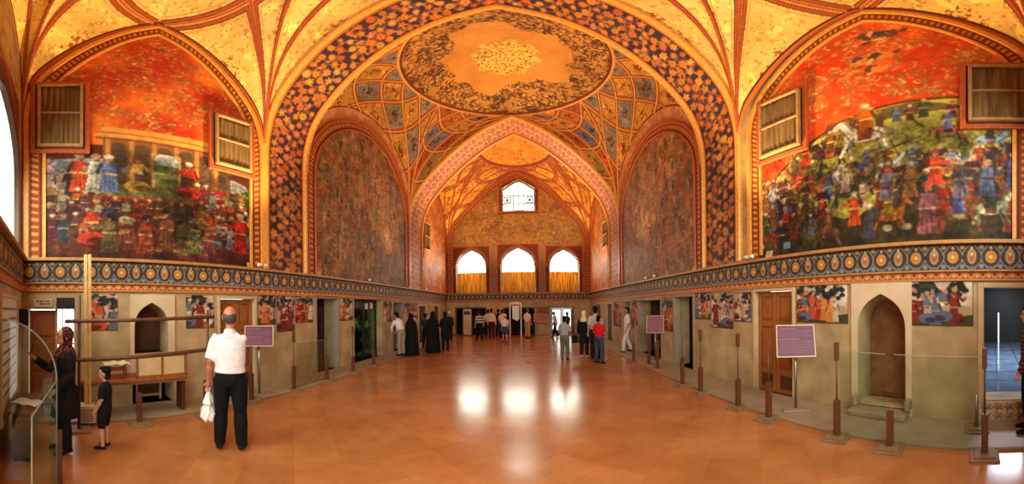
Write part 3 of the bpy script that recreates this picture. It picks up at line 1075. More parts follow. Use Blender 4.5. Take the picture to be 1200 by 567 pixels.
# ---- court feast (a plain generic court scene: rows of robed figures under a pavilion)
random.seed(21)
def paint_feast():  # noqa
    x0, x1 = -.6, 4.0
    r = Ras(x0, x1, 2.5, 10.3, 62, (190, 60, 26))
    red_sky(r, x0, x1, 5.6, 10.3, (170, 46, 22), (222, 116, 40), 420)
    # ground of the scene
    r.rect(x0, x1, 2.5, 5.2, (92, 42, 24))
    X, Y = r.X(), r.Y()
    sk = (Y < 5.2)
    n = fbm(r.h, r.w, .5 * r.k, 4)
    r.a[sk] *= (0.75 + .5 * n[sk])[..., None]
    r.poly([(x0, 4.35), (.75, 4.5), (.75, 4.85), (x0, 4.75)], (150, 150, 150))
    r.poly([(3.1, 4.5), (x1, 4.25), (x1, 4.62), (3.1, 4.85)], (150, 150, 148))
    # pavilion
    r.rect(.75, 3.05, 4.1, 5.55, (132, 84, 44))
    for i in range(6):
        x = .82 + i * .42
        r.rect(x + .07, x + .34, 4.25, 5.2, (92, 66, 44))
        r.ell(x + .2, 5.18, .135, .12, (92, 66, 44))
        r.rect(x - .03, x + .05, 4.1, 5.4, (178, 120, 58))
    r.rect(1.62, 2.18, 4.2, 5.12, (196, 150, 80)).rect(1.68, 2.12, 4.25, 4.98, (176, 180, 170)).ell(1.9, 4.98, .22, .14, (214, 214, 206))
    r.rect(1.68, 2.12, 4.25, 4.55, (108, 112, 50)).rect(1.68, 2.12, 4.5, 4.66, (140, 138, 70))
    for i in range(5): r.ell(1.7 + i * .1, 4.72, .07, .1, (84, 98, 44))
    r.poly([(.62, 5.42), (3.18, 5.42), (3.08, 5.72), (.72, 5.72)], (206, 140, 62))
    for i in range(40): r.ell(.65 + i * .064, 5.4, .025, .035, (120, 60, 30))
    r.line([(.62, 5.56), (3.18, 5.56)], .03, (150, 76, 34))
    # terrace carpet
    r.poly([(.6, 3.95), (3.2, 3.95), (3.0, 4.25), (.8, 4.25)], (110, 100, 52)).line([(.6, 3.95), (3.2, 3.95)], .05, (186, 70, 34))
    # back rows
    for x in np.arange(-.5, .8, .17): fig(r, x + random.uniform(-.04, .04), 3.95 + random.uniform(-.05, .25), random.uniform(.62, .75), d=1)
    for x in np.arange(2.55, 3.9, .17): fig(r, x + random.uniform(-.04, .04), 3.85 + random.uniform(-.05, .3), random.uniform(.55, .68), d=-1)
    for x, c in ((.35, (206, 70, 34)), (.62, (214, 200, 176)), (.85, (110, 122, 160))): fig(r, x, 4.02, .95, c, 1)
    fig(r, 1.35, 4.1, .8, (204, 150, 60), 1, seated=True); fig(r, 2.35, 4.1, .85, (206, 56, 32), -1, seated=True)
    # front rows seated and standing
    for row, z in enumerate((3.55, 3.2, 2.95)):
        for x in np.arange(-.5, .9, .19): fig(r, x + random.uniform(-.06, .06), z + random.uniform(-.06, .06), random.uniform(.5, .62), d=1, seated=random.random() < .5)
        for x in np.arange(2.6, 3.9, .18): fig(r, x + random.uniform(-.06, .06), z + random.uniform(-.06, .06), random.uniform(.5, .62), d=-1, seated=random.random() < .6)
    fig(r, .55, 2.9, .8, (206, 62, 36), 1, seated=True); fig(r, 3.5, 2.95, 1.0, (206, 44, 30), -1)
    for x, c in ((1.15, (120, 60, 40)), (1.9, (130, 74, 46)), (2.45, (116, 120, 66))): fig(r, x, 2.82, 1.0, c, random.choice((-1, 1)), turban=False)
    for x in np.arange(.95, 2.9, .21): fig(r, x + random.uniform(-.05, .05), random.uniform(3.35, 3.6), random.uniform(.4, .5), d=random.choice((-1, 1)), seated=random.random() < .6)
    for x, c in ((1.5, (150, 60, 36)), (2.2, (96, 84, 50)), (2.75, (126, 60, 60)), (.85, (110, 90, 50))): fig(r, x, 2.75, .85, c, random.choice((-1, 1)), turban=False)
    for _ in range(26):
        x, z = random.uniform(1.0, 2.9), random.uniform(2.78, 3.7)
        r.ell(x, z, .06, .03, (186, 136, 74)); r.ell(x, z + .025, .03, .035, (150, 80, 44))
    n2 = fbm(r.h, r.w, .35 * r.k, 4)
    lowm = np.clip((5.3 - r.Y()) / .4, 0, 1)
    r.a *= (1 - lowm * np.clip(.7 - n2 * 1.0, 0, .4))[..., None] * 1.1
    r.mottle(.16, .2)
    g = vnoise(r.h, r.w, 2.2) * .6 + vnoise(r.h, r.w, 4.5) * .4
    r.a *= (1 + lowm * (g - .5) * .9)[..., None] * (1 - .14 * lowm[..., None])
    return r
mural_arch(-1, T_STEEP, 1.72, 2.02, 8.72, paint_feast(), 'arched court feast mural, seated figures under a pavilion beneath a red sky', 0.0165, off=-.005, zs=.87)
lunette_frame(9, lambda o: side3(-1, o), (1, 0, 0), T_STEEP, 1.76, 2.32, 9.12, .31, 'red and gold border round the court feast mural')

# ---- cavalry battle (a plain generic melee of riders on a green hill)
random.seed(33)
def paint_battle():
    x0, x1 = -.65, 4.3
    r = Ras(x0, x1, 2.5, 8.5, 62, (196, 70, 26))
    red_sky(r, x0, x1, 5.2, 8.5, (186, 54, 20), (224, 110, 38), 330)
    for cx, cz, w in ((1.7, 7.3, .55), (1.68, 6.55, .34), (1.66, 6.15, .24)):
        for _ in range(int(60 * w)): r.ell(cx + random.gauss(0, w * .42), cz + random.gauss(0, w * .14), .09, .05, random.choice([(96, 60, 40), (190, 150, 90), (70, 60, 60), (206, 120, 50)]), rot=random.uniform(0, 3))
    X, Y = r.X(), r.Y()
    hill = 5.15 - .14 * (X - 1.2) ** 2 * (X > 1.2) * 1.0 - .03 * (X - 1.2) ** 2
    m = fbm(r.h, r.w, .45 * r.k, 4)
    g = Y < hill
    gr = np.stack([(150 + 90 * (m - .5)), (138 + 80 * (m - .5)), (56 + 36 * (m - .5))], -1) / 255.
    r.a[g] = gr[g]
    low = Y < 3.35 + .25 * np.sin(X * 2.2) + .2 * (m - .5)
    dk = np.stack([62 + 50 * (m - .5), 50 + 40 * (m - .5), 28 + 20 * (m - .5)], -1) / 255.
    r.a[low] = dk[low]
    r.line([(x, 5.15 - .14 * (x - 1.2) ** 2 * (x > 1.2) - .03 * (x - 1.2) ** 2) for x in np.linspace(x0, x1, 40)], .05, (86, 52, 30))
    r.poly([(.3, 4.9), (2.6, 4.75), (2.5, 5.0), (1.0, 5.12)], (74, 50, 30), .7)
    r.line([(1.62, 4.45), (1.6, 4.9)], .12, (96, 60, 34))
    hc = [(216, 200, 176), (128, 72, 40), (96, 56, 36), (150, 150, 160), (170, 84, 44), (60, 44, 40)]
    # ranks from the crest down
    for x in np.arange(x0, 4.1, .2):
        h = 5.15 - .14 * max(0, x - 1.2) ** 2 - .03 * (x - 1.2) ** 2
        if random.random() < .75: fig(r, x, h - .38 + random.uniform(-.08, .02), random.uniform(.34, .44), d=-1)
    for x in np.arange(x0, 4.2, .62):
        if 1.0 < x < 2.4: continue
        horse(r, x + random.uniform(-.1, .1), 4.05 + random.uniform(-.15, .3) - .08 * max(0, x - 1.4) ** 2, random.uniform(.52, .66), jit(random.choice(hc)), d=1 if x > 2 else -1 if x < .6 else 1)
    horse(r, 1.85, 4.2, .92, (222, 204, 178), d=1)
    horse(r, 2.95, 3.95, .72, (120, 96, 50), d=1)
    for row, (z, L) in enumerate(((3.72, .5), (3.45, .56), (3.2, .6), (2.95, .62), (2.72, .6))):
        for x in np.arange(x0 + .1 * row, 4.3, .34):
            if row >= 3 and 1.0 < x < 2.4 and random.random() < .6: continue
            if random.random() < .72: horse(r, x + random.uniform(-.1, .1), z + random.uniform(-.1, .1), L * random.uniform(.85, 1.1), jit(random.choice(hc)), d=random.choice((-1, 1)))
            else: fig(r, x, z, L * .95, d=random.choice((-1, 1)))
    for x in np.arange(x0, 1.7, .36): fig(r, x, 3.3 + random.uniform(-.15, .2), .62, random.choice([(96, 104, 136), (176, 60, 32), (170, 110, 50), (116, 98, 108)]), d=-1)
    fig(r, .9, 2.72, .82, (150, 84, 84), -1)
    for _ in range(30):
        x, z = random.uniform(x0, x1), random.uniform(3.1, 4.6)
        a = random.uniform(.2, 2.9)
        r.line([(x, z), (x + .4 * math.cos(a), z + .4 * math.sin(a))], .016, (60, 36, 24))
    for x in (1.5, 1.2): r.ell(x, 2.85, .08, .05, (150, 134, 104))
    n2 = fbm(r.h, r.w, .35 * r.k, 4)
    lowm = np.clip((5.0 - r.Y()) / .4, 0, 1)
    r.a *= (1 - lowm * np.clip(.7 - n2 * 1.0, 0, .4))[..., None] * 1.2
    r.mottle(.16, .2)
    g = vnoise(r.h, r.w, 2.2) * .6 + vnoise(r.h, r.w, 4.5) * .4
    r.a *= (1 + lowm * (g - .5) * .9)[..., None] * (1 - .14 * lowm[..., None])
    return r
mural_arch(1, T_STEEP, 1.80, 2.2, 7.95, paint_battle(), 'arched cavalry battle mural, horsemen on a green hill under an orange sky', 0.0165, off=-.005)
lunette_frame(10, lambda o: side3(1, o), (1, 0, 0), T_STEEP, 1.84, 2.45, 8.36, .31, 'red and gold border round the cavalry battle mural')

# ---- dim crowded murals of the middle bay
random.seed(5)
def paint_dim(x0, x1, zt, base, accent):
    r = Ras(x0, x1, 2.5, zt, 40, base)
    r.mottle(.5, .6)
    for _ in range(1500):
        x, z = random.uniform(x0, x1), random.uniform(2.6, zt - .3)
        c = random.choice(accent)
        if random.random() < .5: fig(r, x, z, random.uniform(.26, .44), jit(c, 14), d=random.choice((-1, 1)))
        else: leaf_spray(r, x, z, .2, [c, tuple(v * .6 for v in c)], n=7)
    r.a = r.a * .66 + (np.array(base) / 255. * .34)
    r.mottle(.25, .3)
    return r
ACC = [(150, 62, 32), (124, 108, 62), (176, 146, 100), (90, 72, 44), (184, 84, 40), (186, 160, 120), (64, 44, 30), (120, 112, 90)]
mural_arch(-1, T_ROUND, 8.75, 2.92, 8.36, paint_dim(5.5, 12, 8.7, (146, 98, 50), ACC), 'dim brown green mural of a crowded scene beside the dark blue arch', 0.022, off=-.005)
lunette_frame(11, lambda o: side3(-1, o), (1, 0, 0), T_ROUND, 8.78, 3.26, 8.64, .32, 'red border round the dim mural over the green display doorway', M_REDGOLD)
mural_arch(1, T_ROUND, 9.0, 2.80, 7.95, paint_dim(5.8, 12.3, 8.5, (154, 98, 48), ACC + [(166, 70, 36)]), 'dim russet mural of a crowded scene above the wide shallow doorway', 0.022, off=-.005)
lunette_frame(12, lambda o: side3(1, o), (1, 0, 0), T_ROUND, 9.1, 3.15, 8.25, .32, 'red border round the dim russet mural', M_REDGOLD)
ORG = [(206, 96, 40), (220, 130, 54), (186, 84, 38), (226, 166, 92), (170, 110, 60)]
mural_arch(-1, T_ROUND, 16.1, 2.1, 8.4, paint_dim(13.8, 18.4, 8.6, (218, 122, 50), ORG), 'orange mural of the far bay beside the dark curtained window and arched windows', 0.035, off=-.005)
lunette_frame(13, lambda o: side3(-1, o), (1, 0, 0), T_ROUND, 16.1, 2.28, 8.62, .2, 'red border round the orange mural of the window bay', M_REDGOLD)
mural_arch(1, T_ROUND, 16.15, 2.05, 8.2, paint_dim(13.8, 18.4, 8.6, (218, 124, 54), ORG), 'orange mural of the far bay above the person in red', 0.035, off=-.005)
lunette_frame(14, lambda o: side3(1, o), (1, 0, 0), T_ROUND, 16.15, 2.24, 8.4, .2, 'red border round the second orange mural of the window bay', M_REDGOLD)

# ---- far wall: floral painting round its windows
random.seed(8)
def far_paint():
    r = Ras(WL, WR, 2.5, 11, 40, (150, 110, 58))
    r.mottle(.3, .7)
    for _ in range(1500):
        leaf_spray(r, random.uniform(WL, WR), random.uniform(2.6, 10.8), .22, [(190, 70, 32), (104, 96, 50), (220, 166, 92), (90, 52, 30)], n=7)
    for a, b, z0, zs, za in END_WIN + [(UPW[0], UPW[1], UPW[2], UPW[3], UPW[4])]:
        c = [(a - .22, z0 - .05), (b + .22, z0 - .05), (b + .22, za + .18), (a - .22, za + .18)]
        r.rect(a - .22, b + .22, z0 - .2, za + .2, (110, 46, 28))
        r.line(c + c[:1], .06, (186, 96, 46))
        r.line([(p[0], p[1]) for p in arch_curve(T_WIN, (a + b) / 2, (b - a) / 2 + .1, zs, za + .1, 31)], .1, (150, 84, 50))
    for x in (-1.98, 1.06):
        r.rect(x - .14, x + .14, 2.6, 5.6, (140, 110, 78))
    return r
FP = far_paint()
def end_panel(Y, d, wins, label, flip):
    top = arch_top(T_STEEP, XC, HALF - .12, ZS, ZA - .12)
    holes = [arch_loop(a, b, z0, zs, za) for a, b, z0, zs, za in wins]
    holes.append(arch_loop(UPW[0], UPW[1], UPW[2], UPW[3], UPW[4], [(1, 0), (.6, .42), (.3, .78), (0, 1)]))
    cell = .045
    s = np.linspace(WL + .05, WR - .05, int((WR - WL) / cell))
    z = np.linspace(LEDGE, 10.8, int(8.2 / cell))
    Sg, Zg = np.meshgrid(s, z, indexing='ij')
    C = FP.sample(Sg, Zg)
    Sc, Zc = (Sg[:-1, :-1] + Sg[1:, 1:]) / 2, (Zg[:-1, :-1] + Zg[1:, 1:]) / 2
    keep = Zc < top(Sc) + .02
    for h in holes:
        ins = np.zeros(Sc.shape, bool)
        for i in range(len(h)):
            (xa, ya), (xb, yb) = h[i], h[(i + 1) % len(h)]
            if ya == yb: continue
            ins ^= ((ya > Zc) != (yb > Zc)) & (Sc < (xb - xa) * (Zc - ya) / (yb - ya) + xa)
        keep &= ~ins
    P3 = end3(-.006, Y, d)(Sg, Zg)
    o = grid('mural', P3, C, M_PAINT)
    bm = bmesh.new(); bm.from_mesh(o.data)
    bm.faces.ensure_lookup_table()
    kk = keep.ravel()
    bmesh.ops.delete(bm, geom=[f for f, q in zip(list(bm.faces), kk) if not q], context='FACES')
    bm.to_mesh(o.data); bm.free()
    tag(o, label, 'mural')
end_panel(YF, 1, END_WIN, 'muted red and olive floral painting round the far arched windows', False)
end_panel(YN, -1, NEAR_WIN, 'muted floral painting round the bright windows of the entrance wall', False)
lunette_frame(15, lambda o: end3(o, YF, 1), (0, 1, 0), T_STEEP, XC, HALF - .03, ZA - .05, .28, 'red arch border over the far arched windows', M_REDGOLD)

# ---- small framed murals of the dado
def small_scene(w, h, seed, dense=1.0, tone=(206, 186, 158)):
    random.seed(seed)
    r = Ras(0, w, 0, h, 130, tone)
    r.mottle(.25, .15)
    r.poly([(0, h * .42), (w * .3, h * .5), (w * .6, h * .4), (w, h * .55), (w, 0), (0, 0)], (178, 152, 116))
    r.poly([(0, 0), (w, 0), (w, h * .2), (w * .5, h * .14), (0, h * .26)], (66, 66, 40))
    for _ in range(int(2 + w * 2)):
        x = random.uniform(.1, .9) * w
        r.line([(x, h * .2), (x + random.uniform(-.04, .04), h * .8)], .03, (60, 40, 30))
        for _ in range(16): r.ell(x + random.gauss(0, .09), h * .82 + random.gauss(0, .06), .055, .035, random.choice([(40, 46, 44), (56, 64, 46), (34, 34, 40)]))
    for _ in range(int(4 * dense * w / .5)):
        fig(r, random.uniform(.08, .92) * w, random.uniform(.02, .12) * h, h * random.uniform(.55, .8), random.choice([(176, 50, 36), (196, 84, 44), (216, 200, 170), (96, 104, 130), (206, 130, 60), (130, 44, 36)]), d=random.choice((-1, 1)), turban=random.random() < .5, seated=random.random() < .5)
    for _ in range(8): r.ell(random.uniform(0, w), random.uniform(.45, 1) * h, .06, .03, (214, 150, 140), rot=random.uniform(0, 3), op=.7)
    e = .012
    for a in ((0, w, 0, e), (0, w, h - e, h), (0, e, 0, h), (w - e, w, 0, h)): r.rect(*a, (110, 60, 36))
    return r
def small_mural(side, s0, s1, z0, z1, label, seed, tone=(206, 186, 158), dense=1.0, drop=None):
    w, h = s1 - s0, z1 - z0
    r = small_scene(w, h, seed, dense, tone)
    cell = .013 if s0 < 6 else .022
    s = np.linspace(s0, s1, max(6, int(w / cell))); z = np.linspace(z0, z1, max(6, int(h / cell)))
    Sg, Zg = np.meshgrid(s, z, indexing='ij')
    o = grid('mural_picture', side3(side, -.006)(Sg, Zg), r.sample(Sg - s0, Zg - z0), M_PAINT)
    tag(o, label, 'mural', 'small murals on the dado')
small_mural(-1, .44, 1.0, 1.37, 2.0, 'small painted panel with a red robed figure, next to the dark alcove', 101)
small_mural(-1, 2.27, 2.87, 1.37, 2.0, 'small painted panel of a dark tree between alcove and carved door', 102)
small_mural(-1, 3.95, 4.46, 1.38, 2.03, 'small painted panel of seated figures hard against the carved door beside the bald man', 103, tone=(190, 168, 150))
small_mural(-1, 4.48, 5.07, 1.2, 2.04, 'tall painted panel with a tree, middle of three over the wooden posts', 104, tone=(186, 160, 140))
small_mural(-1, 5.09, 5.72, 1.38, 2.04, 'small painted panel with green shrub against the brown open doorway', 105, tone=(196, 172, 150))
small_mural(-1, 6.9, 7.58, 1.37, 2.03, 'small painted panel between the brown doorway and the green doorway', 106)
small_mural(-1, 9.6, 10.3, 1.2, 2.0, 'dull painted panel just past the green doorway', 107, tone=(150, 110, 70))
small_mural(-1, 11.5, 13.1, 1.2, 1.95, 'dull painted panel over the couple in chador and jeans', 108, tone=(140, 100, 64))
small_mural(1, .26, 1.2, 1.41, 2.03, 'painted panel of figures reclining in a landscape beside the dark doorway', 111, tone=(216, 196, 176))
small_mural(1, 2.14, 3.15, 1.41, 2.03, 'painted panel of standing and kneeling figures above the pole beside the pointed niche', 112, dense=1.3, tone=(210, 196, 178))
small_mural(1, 4.28, 4.82, 1.37, 1.98, 'small painted panel with a blue figure, closest of three to the carved door', 113, tone=(176, 150, 130))
small_mural(1, 4.84, 5.64, 1.2, 2.0, 'tall painted panel with trees, middle of three beside the carved door', 114, tone=(170, 146, 124))
small_mural(1, 5.66, 6.34, 1.37, 2.02, 'small painted panel with a red figure beside the open stone doorway', 115, tone=(176, 140, 120))
small_mural(1, 7.5, 8.25, .95, 1.95, 'worn brown painted panel above the standing post behind the info board', 116, tone=(150, 108, 66))
small_mural(1, 10.3, 11.0, 1.0, 1.95, 'worn painted panel behind the walker in white', 117, tone=(160, 112, 66))
small_mural(1, 12.2, 13.4, .8, 1.92, 'worn ochre painted panel behind the person in red', 118, tone=(176, 120, 64))
# ================================================================ DOORS, WINDOWS, FURNISHINGS
def recess(name, side, s0, s1, z0, z1, depth, m, label, floor_m=None, start=DEPTH - .05, cat='recess', back_m=None):
    """room seen through an opening: back, sides, top and floor as one shell"""
    f = side3(side, 0)
    g = .25
    mb = MB()
    def q(o, s, z):
        return tuple(side3(side, o)(s, z))
    a0, a1 = s0 - g, s1 + g
    b0, b1 = z0 - .0, z1 + .25
    P8 = [q(o, s, z) for o in (start, start + depth) for s in (a0, a1) for z in (b0, b1)]
    mb.add(P8, [(4, 5, 7, 6), (0, 1, 5, 4), (2, 6, 7, 3), (1, 3, 7, 5), (0, 4, 6, 2)])
    o = mb.build(name, [m, floor_m or m, back_m or m])
    me = o.data
    me.polygons[4].material_index = 1
    me.polygons[0].material_index = 2
    return tag(o, label, cat, kind='structure')

M_CREAM = mat('worn cream paint', (196, 170, 130), rough=0.6, var=0.1)
M_GREENWALL = mat('green light painted wall', (52, 92, 70), rough=0.7, var=0.4, scale=3)  # green light is put into the wall colour, no green lamp stands there
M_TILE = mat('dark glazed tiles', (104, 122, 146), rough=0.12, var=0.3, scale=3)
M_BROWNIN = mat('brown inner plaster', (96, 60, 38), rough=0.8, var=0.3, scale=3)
M_NICHE = mat('ochre niche plaster', (150, 98, 54), rough=0.8, var=0.3, scale=4)
M_CURT = None

def carved_door(n, side, s0, s1, z1, label, m=M_WOOD, off=.10):
    root = empty('door_%d' % n, tuple(side3(side, off)((s0 + s1) / 2, 0.0)), label=label, cat='door', kind='structure')
    inv = Matrix.Translation(-Vector(root.location))
    def bx(mb, a0, a1, b0, b1, o0, o1):
        P = [tuple(side3(side, o)(s, z)) for o in (o0, o1) for s in (a0, a1) for z in (b0, b1)]
        mb.add(P, [(0, 1, 3, 2), (4, 6, 7, 5), (0, 4, 5, 1), (2, 3, 7, 6), (0, 2, 6, 4), (1, 5, 7, 3)])
    fr = MB()
    bx(fr, s0, s0 + .05, 0, z1, -.03, off + .05); bx(fr, s1 - .05, s1, 0, z1, -.03, off + .05); bx(fr, s0 + .05, s1 - .05, z1 - .05, z1, -.03, off + .05)
    o = fr.build('door_frame', M_CREAM, root, bevel=.006); o.matrix_parent_inverse = inv
    mid = (s0 + s1) / 2
    for a, b in ((s0 + .055, mid - .004), (mid + .004, s1 - .055)):
        lf = MB()
        zt = z1 - .06
        bx(lf, a, b, .03, zt, off, off + .045)
        st = .075
        for p, q in ((a, a + st), (b - st, b)): bx(lf, p, q, .03, zt, off - .03, off)
        cuts = [.03, .42, .50, 1.28, 1.37, zt - .30, zt - .22, zt]
        for z0_, z1_ in ((.03, .10), (.40, .50), (1.30, 1.40), (zt - .09, zt)): bx(lf, a + st, b - st, z0_, z1_, off - .03, off)
        leaf = lf.build('door_leaf', m, root, bevel=.006); leaf.matrix_parent_inverse = inv
        for z0_, z1_ in ((.13, .37), (.54, 1.26), (1.44, zt - .13)):
            pn = MB()
            bx(pn, a + st + .025, b - st - .025, z0_, z1_, off - .02, off)
            bx(pn, a + st + .055, b - st - .055, z0_ + .04, z1_ - .04, off - .032, off - .02)
            o = pn.build('carved_panel', M_WOOD_D if z0_ < .3 else m, leaf, bevel=.008)
    return root

carved_door(1, -1, 2.95, 3.9, 1.99, 'carved double door behind the bald man in white shirt')
carved_door(2, 1, 3.19, 4.22, 2.02, 'carved double door behind the purple info board')
carved_door(3, -1, 13.2, 14.4, 1.88, 'reddish far door behind the striped and black figures', M_WOOD_D)
carved_door(4, -1, 15.6, 16.7, 1.88, 'reddish far door closest to the window wall', M_WOOD_D)
carved_door(5, 1, 13.5, 14.6, 1.88, 'reddish far door above the grey shirted man', M_WOOD_D)
carved_door(6, 1, 15.7, 16.8, 1.88, 'reddish far door closest to the bright glazed doors', M_WOOD_D)

# half open wooden leaf and dark transom of the doorway behind the woman
root = empty('door_7', (WL - .1, -.3, 0), label='wooden door with panels behind the woman, daylight beside it', cat='door', kind='structure')
lf = MB().box(-.05, 0.0, -.2, .24, .02, 1.72)
for z0_, z1_ in ((.12, .62), (.72, 1.18), (1.28, 1.62)): lf.box(0.0, .02, -.13, .17, z0_, z1_)
lf.build('door_leaf', M_WOOD, root, bevel=.006)
MB().box(-.04, .02, .24, .28, 0, 1.74).build('door_post', M_CREAM, root, bevel=.004)
MB().box(.02, .06, .19, .215, .92, 1.02).build('door_handle', M_METAL, root, bevel=.004)
gl = MB()
for y in (.36, .46): gl.box(-.3, -.28, y, y + .015, 0.0, 1.74)
for z in (.55, 1.1): gl.box(-.3, -.28, .28, .57, z, z + .02)
gl.build('door_grille', M_WOOD_D, root)
tag(MB().box(WL - .02, WL + .02, -.04, .26, 1.75, 1.93).build('trim_20', M_BLACK), 'dark transom panel over the bright doorway', 'transom', kind='structure')
sg = empty('door_sign', (WL + .025, -.27, 1.77), label='white plate with small writing above the wooden door behind the woman', cat='sign')
MB().box(-.02, .01, -.16, .16, 0, .14).build('plate', M_CREAM, sg, bevel=.003)
random.seed(2)
for z, a in ((.09, -.11), (.045, -.05)):
    tx = MB()
    y = a
    while y < .12:
        l = random.uniform(.015, .05); tx.box(.0105, .013, y, y + l, z, z + .02); y += l + .012
    tx.build('lettering', M_BLACK, sg)

# recesses behind the openings
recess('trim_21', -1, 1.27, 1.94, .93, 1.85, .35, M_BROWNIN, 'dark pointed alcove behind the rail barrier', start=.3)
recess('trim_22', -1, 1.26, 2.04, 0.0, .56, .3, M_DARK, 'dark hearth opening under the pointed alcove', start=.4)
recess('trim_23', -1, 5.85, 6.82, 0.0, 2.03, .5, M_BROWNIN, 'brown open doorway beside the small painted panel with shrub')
recess('trim_24', -1, 7.67, 9.5, 0.0, 2.02, 1.6, M_GREENWALL, 'room with green light painted on its walls behind the display cabinet', floor_m=M_DARK)
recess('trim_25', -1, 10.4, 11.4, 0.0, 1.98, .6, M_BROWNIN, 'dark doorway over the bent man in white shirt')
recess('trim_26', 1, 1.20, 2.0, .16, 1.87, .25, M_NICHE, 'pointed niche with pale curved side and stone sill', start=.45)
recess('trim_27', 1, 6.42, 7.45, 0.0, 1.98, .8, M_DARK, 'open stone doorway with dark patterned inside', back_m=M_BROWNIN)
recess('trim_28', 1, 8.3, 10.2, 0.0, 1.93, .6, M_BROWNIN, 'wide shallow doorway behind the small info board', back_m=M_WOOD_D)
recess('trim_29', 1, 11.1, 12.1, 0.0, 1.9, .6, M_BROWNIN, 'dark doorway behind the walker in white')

# corridor behind the doorway with the carved threshold: glazed floor, lit by an added light and a far slit
def corridor():
    mb = MB()
    X0, X1 = WR + DEPTH - .05, WR + 6.5
    a0, a1, b0, b1 = -1.6, .75, .34, 2.5
    P8 = [(x, y, z) for x in (X0, X1) for y in (a0, a1) for z in (b0, b1)]
    mb.add(P8, [(0, 1, 5, 4), (2, 6, 7, 3), (1, 3, 7, 5), (0, 4, 6, 2)])
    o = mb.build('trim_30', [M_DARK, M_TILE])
    o.data.polygons[3].material_index = 1
    tag(o, 'dark passage with shining blue tiles beyond the doorway with carved threshold', 'passage', kind='structure')
    m = MB()
    for i in range(9):
        m.box(X0 + i * .7, X0 + i * .7 + .02, a0, a1, b0, b0 + .004)
    for y in (-1.1, -.6, -.1, .4): m.box(X0, X1, y, y + .015, b0, b0 + .004)
    tag(m.build('trim_31', M_BLACK), 'joints of the shining blue tiles in the dark passage', 'tiles', kind='structure')
    # end wall of the passage, closed to keep it dark, with a made-up daylight slit
    m = MB()
    for ya, yb in ((a0, -.24), (-.20, a1)): m.box(X1, X1 + .06, ya, yb, b0, b1)
    m.box(X1, X1 + .06, -.24, -.20, 1.4, b1)
    tag(m.build('trim_32', M_BLACK), 'black screen with a made-up daylight slit at the far end of the dark passage', 'screen', kind='structure')
    area('passage_fill', (X0 + 2.6, -.4, 2.44), (X0 + 2.6, -.4, 0), .9, .9, 150, (.75, .86, 1.0))  # added light under the closed ceiling, makes the glints on the tiles
corridor()
th = empty('trim_33', (WR, -.22, 0), label='pale carved threshold panel under the dark passage', cat='threshold', kind='structure')
MB().box(-.02, .05, -.40, .37, 0.045, .34).build('panel', M_PLASTER2, th, bevel=.01)
rs = MB()
random.seed(3)
for i in range(5):
    for j in range(2):
        c = (-.022, -.30 + i * .15, .12 + j * .14)
        rs.ell(c, .012, .045, .04)
        for a in range(5):
            rs.ell((c[0], c[1] + .06 * math.cos(a * 1.257), c[2] + .05 * math.sin(a * 1.257)), .008, .02, .015, n=8, m=5)
rs.build('carved_flowers', M_STONE, th)

# stone sill, pale surround of the pointed niche; pale surround of the alcove
def surround(nm, side, s0, s1, z0, z1, a0, a1, b0, sp, bz, label, m):
    mb = pierced(nm, side3(side, -.03), side3(side, .0), rect_loop(s0, s1, z0, z1), [arch_loop(a0, a1, b0, sp, bz)], m)
    return tag(mb.build(nm, m), label, 'surround', kind='structure')
surround('trim_34', -1, 1.22, 2.04, .62, 1.99, 1.29, 1.92, .95, 1.41, 1.85, 'pale plaster surround of the dark pointed alcove', M_PLASTER2)
surround('trim_35', 1, 1.13, 2.08, .0, 2.03, 1.22, 1.98, .15, 1.34, 1.87, 'pale plaster surround of the pointed niche', M_PLASTER2)
sl = empty('trim_36', (WR, 1.6, 0), label='worn grey stone sill at the foot of the pointed niche', cat='sill', kind='structure')
MB().box(-.30, .3, -.45, .42, .045, .15).build('slab', M_STONE, sl, bevel=.025)
for y in (-.44, .37):
    MB().box(-.16, .02, y - .03, y + .05, .15, .34).build('shoulder', M_STONE, sl, bevel=.03)
MB().box(-.05, .0, -.30, .04, .17, .20).build('grate', M_WOOD_D, empty('iron_grate', (WR + .16, 1.6, .15), label='small dark iron grate lying in the pointed niche', cat='grate'), bevel=.004)
# cream posts beside the carved doors and frames of the stone doorways
for i, (sd, s0, s1, z1, lb) in enumerate(((1, 6.42, 7.45, 1.98, 'pale stone frame of the open doorway past the three panels'), (1, 8.3, 10.2, 1.93, 'pale stone frame of the wide shallow doorway'),
                          (-1, 5.85, 6.82, 2.03, 'pale frame of the brown open doorway'), (1, -.6, .15, 1.97, 'cream frame of the doorway with carved threshold'), (-1, 10.4, 11.4, 1.98, 'pale frame of the dark doorway over the bent man'))):
    mb = MB()
    def bx(a0, a1, b0, b1):
        P = [tuple(side3(sd, o)(s, z)) for o in (-.02, .25) for s in (a0, a1) for z in (b0, b1)]
        mb.add(P, [(0, 1, 3, 2), (4, 6, 7, 5), (0, 4, 5, 1), (2, 3, 7, 6), (0, 2, 6, 4), (1, 5, 7, 3)])
    bx(s0 - .05, s0 + .03, 0.04, z1 + .04); bx(s1 - .03, s1 + .05, .04, z1 + .04); bx(s0 + .03, s1 - .03, z1 - .03, z1 + .04)
    tag(mb.build('trim_%d' % (37 + i), M_CREAM if sd > 0 and s0 < 1 else M_STONE, bevel=.006), lb, 'door frame', kind='structure')

